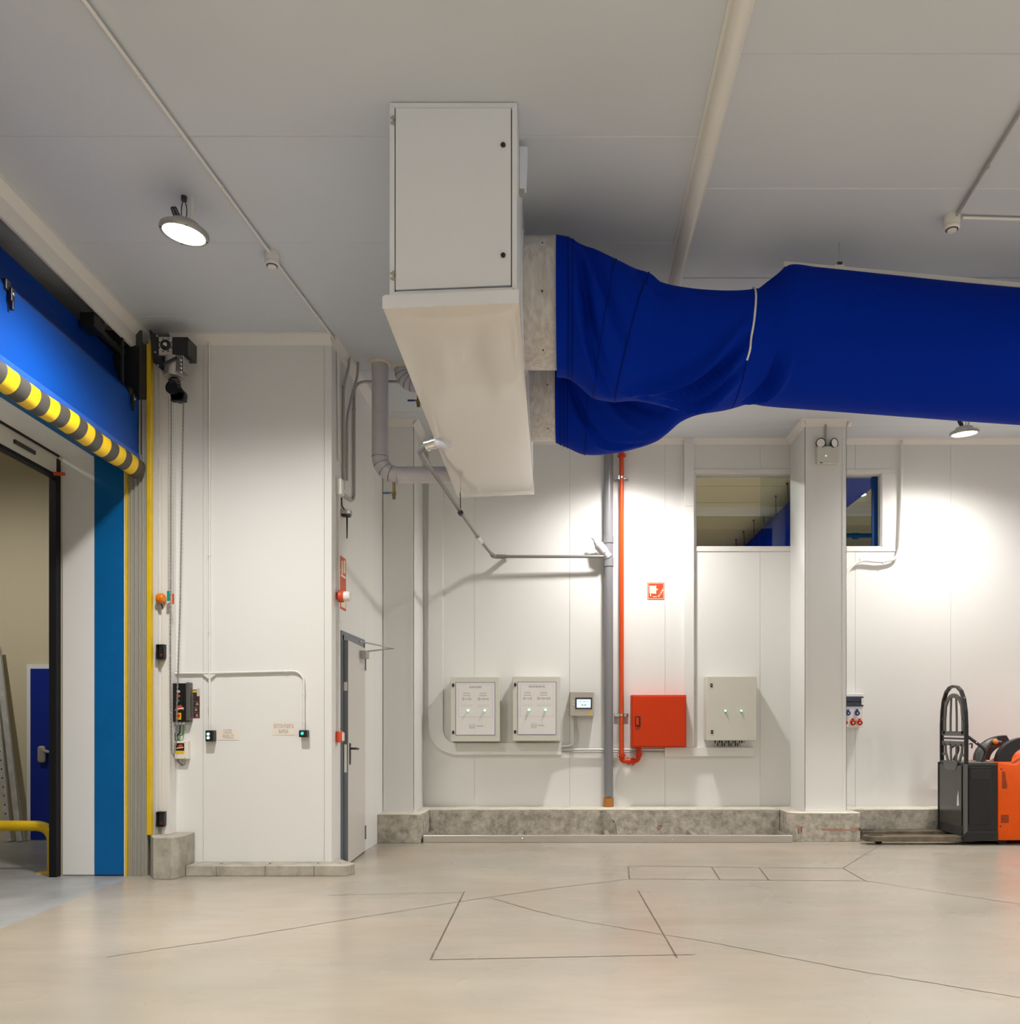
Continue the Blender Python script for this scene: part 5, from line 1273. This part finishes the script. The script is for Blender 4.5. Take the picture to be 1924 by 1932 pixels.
# ---- room beyond the doorway
t = thing('door_2', (-5.8, 10.06, 0), kind='structure')
Y = 10.06; x0, x1 = xa(62, Y), xa(62, Y)+.92; z1 = za(1262, Y)
bm = B(); box(bm, x0-.05, x1+.05, Y-.03, Y, 0, z1+.05); bm2 = obj('door_frame', bm, TRIM, t)
bm = B(); box(bm, x0, x1, Y-.05, Y-.031, .01, z1, .004); lf = obj('leaf', bm, DBLUE, t)
c = at(82, 1422, Y-.05); bm = B(); box(bm, c.x-.045, c.x+.045, Y-.11, Y-.05, c.z-.10, c.z+.09, .03, 3); hp = obj('latch_case', bm, STAIN, lf)
bm = B(); tube(bm, fillet([(c.x+.03, Y-.10, c.z+.04), (c.x+.10, Y-.12, c.z+.02), (c.x+.30, Y-.12, c.z-.03)], .04), .018, 10); obj('push_bar', bm, STAIN, hp, True)
# black guide and header of the sectional door behind the opening
bm = B(); box(bm, -4.425, -4.36, 7.60, 7.67, 0, 3.58, .004); gd = tag(obj('black_door_guide', bm, RUBBER), 'tall black vertical seal at the inner edge of the doorway', 'door seal')
t = thing('sectional_door', (-4.4, 6, 3.4), 'pale grey sectional door edge under the doorway lintel', 'door panel')
bm = B(); slab(bm, 3.2, 7.62, .68, .73, 3.44, 3.60); obj('bottom_panel', bm, GBOX, t)
bm = B(); slab(bm, 3.2, 7.62, .675, .735, 3.41, 3.44); obj('bottom_seal', bm, RUBBER, t)
bm = B(); slab(bm, 3.2, 7.62, .66, .69, 3.595, 3.607); obj('top_seal', bm, RUBBER, t)
bm = B(); slab(bm, 6.95, 7.25, .665, .68, 3.50, 3.53); obj('panel_bracket', bm, DARKM, t)
c = at(107, 893, 7.5)
t = thing('red_handle', c, 'small red pull handle hanging under the doorway lintel', 'handle')
bm = B(); tube(bm, [at(92, 893, 7.55), at(122, 894.5, 7.55)], .015, 10); obj('grip', bm, SIGNR, t, True)
bm = B(); a = at(95, 893, 7.55); box(bm, a.x-.006, a.x+.006, 7.54, 7.56, a.z, 3.50); obj('stem', bm, DARKM, t)
# yellow pipe barrier
t = thing('pipe_barrier', (-4.55, 7.88, 0), 'bent yellow pipe barrier standing inside the doorway', 'barrier')
bm = B(); pb = flr(100, 1646)
tube(bm, fillet([(-7.2, 7.95, .41), (pb.x, pb.y, .41), (pb.x, pb.y, .012)], .16, 12), .046, 18); obj('pipe', bm, YEL, t, True)
bm = B(); box(bm, pb.x-.09, pb.x+.09, pb.y-.09, pb.y+.09, 0, .012); fp = obj('foot_plate', bm, YEL, t)
for sx in (-.07, .07):
    bm = B(); disc(bm, (pb.x+sx, pb.y-.07, .012), (0, 0, 1), .010, .012, .002, 8); obj('bolt', bm, STEEL, fp)
bm = B(); p = at(47, 1556, 7.86); box(bm, p.x-.03, p.x+.03, 7.86, 7.9, p.z-.004, p.z+.006); bm.free()
# leaning perforated planks
t0 = None
for k, (bx_, tx_, tz_, lab, hol) in enumerate([(17, 0, 1400, 'nearer perforated metal plank leaning on the beige wall', True), (38, 0, 1262, 'plain metal plank leaning on the beige wall beside the blue door', False)]):
    t = thing('metal_plank', flr(bx_, 1590), lab, 'plank')
    p0 = flr(bx_, 1592); p0.y = 9.86; p0.x = xa(bx_, p0.y); p1 = at(tx_, tz_, 9.95); d = (p1-p0)
    d = d.normalized(); p1 = p0+d*2.2
    if p1.y > 10.03: p1 = p0+d*((10.03-p0.y)/d.y)
    up_ = Vector((0, 1, 0)); s_ = d.cross(up_).normalized(); n_ = s_.cross(d).normalized()
    bm = B(); hw, ht = .032, .014
    vv = [bm.verts.new(p+s_*a+n_*b) for p in (p0+Vector((0, 0, .02)), p1) for a, b in ((-hw, -ht), (hw, -ht), (hw, ht), (-hw, ht))]
    for f in [(0, 1, 2, 3), (7, 6, 5, 4), (0, 4, 5, 1), (1, 5, 6, 2), (2, 6, 7, 3), (3, 7, 4, 0)]: bm.faces.new([vv[i] for i in f])
    bmesh.ops.recalc_face_normals(bm, faces=bm.faces); pk = obj('plank_body', bm, PLANKM, t)
    if hol:
        for i in range(18):
            c = p0+d*(.12+i*.10); sg = -1 if n_.y > 0 else 1
            bm = B(); disc(bm, c+n_*ht*sg, n_*sg, .010, .0015, 0, 8); obj('plank_hole', bm, BLACK, pk)

# ---- pallet truck
t = thing('pallet_truck', (4.6, 9.97, 0), 'orange and black electric pallet truck parked by the wall', 'pallet truck')
YN, YFAR = 9.64, 10.31
for y0, y1, x0 in ((YN+.01, YN+.18, 3.235), (YFAR-.17, YFAR, 3.31)):
    bm = B(); prism(bm, [(x0, y0+.04), (x0+.05, y0), (4.42, y0), (4.42, y1), (x0+.05, y1), (x0, y1-.04)], .035, .095, 'z', 0, .006); fk = obj('fork', bm, FORKM, t)
    bm = B(); box(bm, x0+.06, x0+.20, y0+.04, y1-.04, .094, .099); obj('fork_slot', bm, BLACK, fk)
    bm = B(); tube(bm, [(x0+.16, y0+.05, .034), (x0+.16, y1-.05, .034)], .034, 14); obj('load_wheel', bm, RUBBER, fk, True)
BX0, BX1, BT = 4.30, 4.645, .875
bm = B(); prism(bm, [(BX0+.03, .045), (BX1+.01, .045), (BX1+.01, BT), (BX0+.005, BT), (BX0, BT-.02), (BX0, .16)], YN, YFAR, 'y', 0, .008); bb = obj('battery_case', bm, DGREY, t)
bm = B(); box(bm, BX0-.012, BX0-.001, YN+.05, YFAR-.05, .19, BT-.02, .003); sh = obj('front_plate', bm, SHIELD, bb)
bm = B(); prism(bm, [(YN+.11, .42), (YN+.16, .41), (YN+.15, .52), (YN+.125, .58)], BX0-.0135, BX0-.0119, 'x'); obj('paint_patch', bm, LABELW, sh)
bm = B(); box(bm, BX0-.01, BX0+.03, YN-.012, YN+.02, .12, BT+.0, .006); obj('corner_post', bm, MGREY, bb)
bm = B(); box(bm, BX0-.01, BX0+.03, YFAR-.02, YFAR+.012, .12, BT+.0, .006); obj('corner_post', bm, DGREY, bb)
bm = B(); box(bm, BX0+.045, BX1-.06, YN-.010, YN+.002, .22, BT-.03, .006); sp_ = obj('side_panel', bm, DGREY, bb)
bm = B(); box(bm, BX0+.06, BX1-.08, YN-.013, YN-.009, BT-.16, BT-.06, .004); obj('side_recess', bm, BLACK, sp_)
bm = B(); prism(bm, [(BX0-.02, .045), (BX1+.01, .045), (BX1+.01, .15), (BX0+.02, .15), (BX0-.03, .10)], YN-.015, YN+.03, 'y', 0, .006); obj('skirt', bm, DGREY, bb)
bm = B(); prism(bm, [(BX0-.03, .10), (BX0, .10), (BX0, .20), (BX0-.006, .20)], YN+.02, YFAR-.02, 'y'); obj('fork_carriage', bm, DGREY, bb)
bm = B(); box(bm, BX0+.005, BX1+.005, YN+.02, YFAR-.02, BT, BT+.022, .006); obj('battery_lid', bm, MGREY, t)
# chassis
bm = B(); prism(bm, [(BX1+.012, .05), (5.55, .05), (5.60, .2), (5.60, 1.02), (5.30, 1.03), (5.02, .98), (4.86, .875), (4.72, .892), (BX1+.012, .905)], YN-.01, YFAR+.005, 'y', 0, .018); ch = obj('chassis', bm, ORANGE, t, True)
for k in range(13):
    z = .615+k*.0145; wd = .055-.0026*max(0, k-3); bm = B(); box(bm, xa(1889, YN), xa(1889, YN)+wd, YN-.0125, YN-.009, z, z+.0075); obj('vent_slot', bm, BLACK, ch)
for k in range(7):
    z = .245+k*.0125; bm = B(); box(bm, xa(1887, YN), xa(1887, YN)+.085, YN-.0125, YN-.009, z, z+.006); obj('vent_slot', bm, BLACK, ch)
for px, py in ((1888.5, 1451), (1887, 1559)):
    bm = B(); disc(bm, at(px, py, YN-.010), (0, -1, 0), .008, .003, 0, 10); obj('screw', bm, BLACK, ch)
bm = B(); tube(bm, [(5.2, YN+.10, .115), (5.2, YN+.18, .115)], .115, 24); obj('drive_wheel', bm, RUBBER, t, True)
bm = B(); tube(bm, [(4.72, YN+.03, .06), (4.72, YN+.10, .06)], .06, 18); obj('caster', bm, RUBBER, t, True)
# side pad (curved black fender)
for yy0, m_, sc_ in ((YN+.06, BLACK, 1.0), (YFAR-.14, BLACK, 1.05)):
    pts = [];
    for k in range(13):
        a_ = math.pi*.5*k/12; pts.append((5.02-.34*math.cos(a_)*sc_, .90+.27*math.sin(a_)*sc_))
    for k in range(12, -1, -1):
        a_ = math.pi*.5*k/12; pts.append((5.08-.24*math.cos(a_)*sc_, .90+.17*math.sin(a_)*sc_))
    bm = B(); prism(bm, pts, yy0, yy0+.08, 'y', 0, .006); obj('side_pad', bm, m_, t)
# load backrest: arch frame and slotted plate, standing across the truck
XB = 4.325; yc_ = (YN+YFAR)/2-.005
def yz(u, z): return Vector((XB, yc_-u, z))      # u > 0 is nearer to the room
out = [(.312, BT), (.315, 1.05), (.315, 1.30), (.30, 1.45), (.262, 1.58), (.19, 1.675), (.10, 1.722), (0, 1.735)]
path = [yz(u, z) for u, z in out]+[yz(-u, z) for u, z in out[::-1][1:]]
def band(bm, path, hw, th):
    """flat band swept along a path lying in the Y-Z plane, thickness along X"""
    R = []
    for i, p in enumerate(path):
        d = (path[min(i+1, len(path)-1)]-path[max(i-1, 0)]).normalized(); n = Vector((0, -d.z, d.y))
        R.append([bm.verts.new(p+n*a+Vector((b, 0, 0))) for a, b in ((-hw, -th), (hw, -th), (hw, th), (-hw, th))])
    for a, b in zip(R, R[1:]):
        for k in range(4): bm.faces.new([a[k], b[k], b[(k+1) % 4], a[(k+1) % 4]])
    bm.faces.new(R[0][::-1]); bm.faces.new(R[-1])
    bmesh.ops.recalc_face_normals(bm, faces=bm.faces)
bm = B(); band(bm, path, .012, .020); br = obj('backrest_frame', bm, DGREY, t)
def bar(pts, hw, m=MGREY, th=.008):
    bm = B(); band(bm, [yz(u, z) for u, z in pts], hw, th); return obj('backrest_bar', bm, m, br)
bar([(.235, 1.20), (.232, 1.36), (.205, 1.52), (.14, 1.595), (.07, 1.622), (0, 1.63), (-.07, 1.622), (-.14, 1.595), (-.205, 1.52), (-.232, 1.36), (-.235, 1.20)], .024)
bar([(.24, 1.54), (.27, 1.60)], .014); bar([(-.24, 1.54), (-.27, 1.60)], .014)
bar([(.08, 1.22), (.078, 1.42), (.062, 1.61)], .012); bar([(-.08, 1.22), (-.078, 1.42), (-.062, 1.61)], .012)
bar([(.305, 1.205), (-.305, 1.205)], .026); bar([(.305, 1.150), (-.305, 1.150)], .010, DGREY); bar([(.305, 1.095), (-.305, 1.095)], .026)
bar([(.305, 1.37), (.232, 1.37)], .018); bar([(-.305, 1.37), (-.232, 1.37)], .018)
for s_ in (-1, 1):
    bar([(s_*.215, 1.09), (s_*.21, 1.0), (s_*.17, .935), (s_*.13, .87)], .016); bar([(s_*.30, .97), (s_*.21, .97)], .014)
    bar([(s_*.07, 1.09), (s_*.072, .99), (s_*.06, .87)], .013)
bm = B(); prism(bm, [(yc_-.19, .90), (yc_+.19, .90), (yc_+.15, .82), (yc_+.10, .80), (yc_-.10, .80), (yc_-.15, .82)], XB-.04, XB-.028, 'x'); obj('backrest_foot', bm, MGREY, br)
# grab frame and control handle
def gp(px, py, Y): return at(px, py, Y)
bm = B(); Yg = YN+.10
pth = [gp(1826, 1390, Yg), gp(1856, 1412, Yg), gp(1860, 1420, Yg), gp(1853, 1438, Yg), gp(1845, 1443, Yg), gp(1828, 1444, Yg)]
tube(bm, fillet(pth, .03, 4), .018, 8); obj('grab_frame', bm, BLACK, t, True)
for px, py in ((1842, 1401), (1825, 1425)):
    bm = B(); disc(bm, gp(px, py, Yg-.019), (0, -1, 0), .008, .003, 0, 8); obj('grab_bolt', bm, CHROME, t)
bm = B(); tube(bm, fillet([gp(1792, 1412, YFAR-.2), gp(1806, 1402, YFAR-.2), gp(1808, 1415, YFAR-.2), gp(1799, 1434, YFAR-.2)], .03, 4), .016, 8); obj('grab_frame', bm, BLACK, t, True)
bm = B(); Yh = YN+.3
tube(bm, fillet([gp(1851, 1434, Yh), gp(1850, 1416, Yh), gp(1862, 1402, Yh), gp(1878, 1396, Yh)], .05, 5), [.05]+[.045]*12+[.03], 12) if False else tube(bm, [gp(1850, 1438, Yh), gp(1851, 1420, Yh), gp(1858, 1408, Yh), gp(1868, 1400, Yh), gp(1880, 1397, Yh)], [.055, .05, .042, .035, .03], 14)
hd = obj('control_head', bm, MGREY, t, True)
bm = B(); tube(bm, [gp(1874, 1402, Yh-.02), gp(1888, 1402, Yh-.02)], [.045, .028], 14); obj('grip', bm, BLACK, hd, True)
bm = B(); lathe(bm, [(.028, 0), (.03, .02), (.018, .035), (0, .038)], look(gp(1877, 1400, Yh-.05), (-.2, -1, .2)), 16); obj('orange_button', bm, AMBER, hd, True)
bm = B(); tube(bm, fillet([gp(1828, 1404, Yg+.1), gp(1834, 1402, Yg+.1), gp(1833, 1412, Yg+.1)], .02), .008, 6); obj('hook', bm, BLACK, t, True)
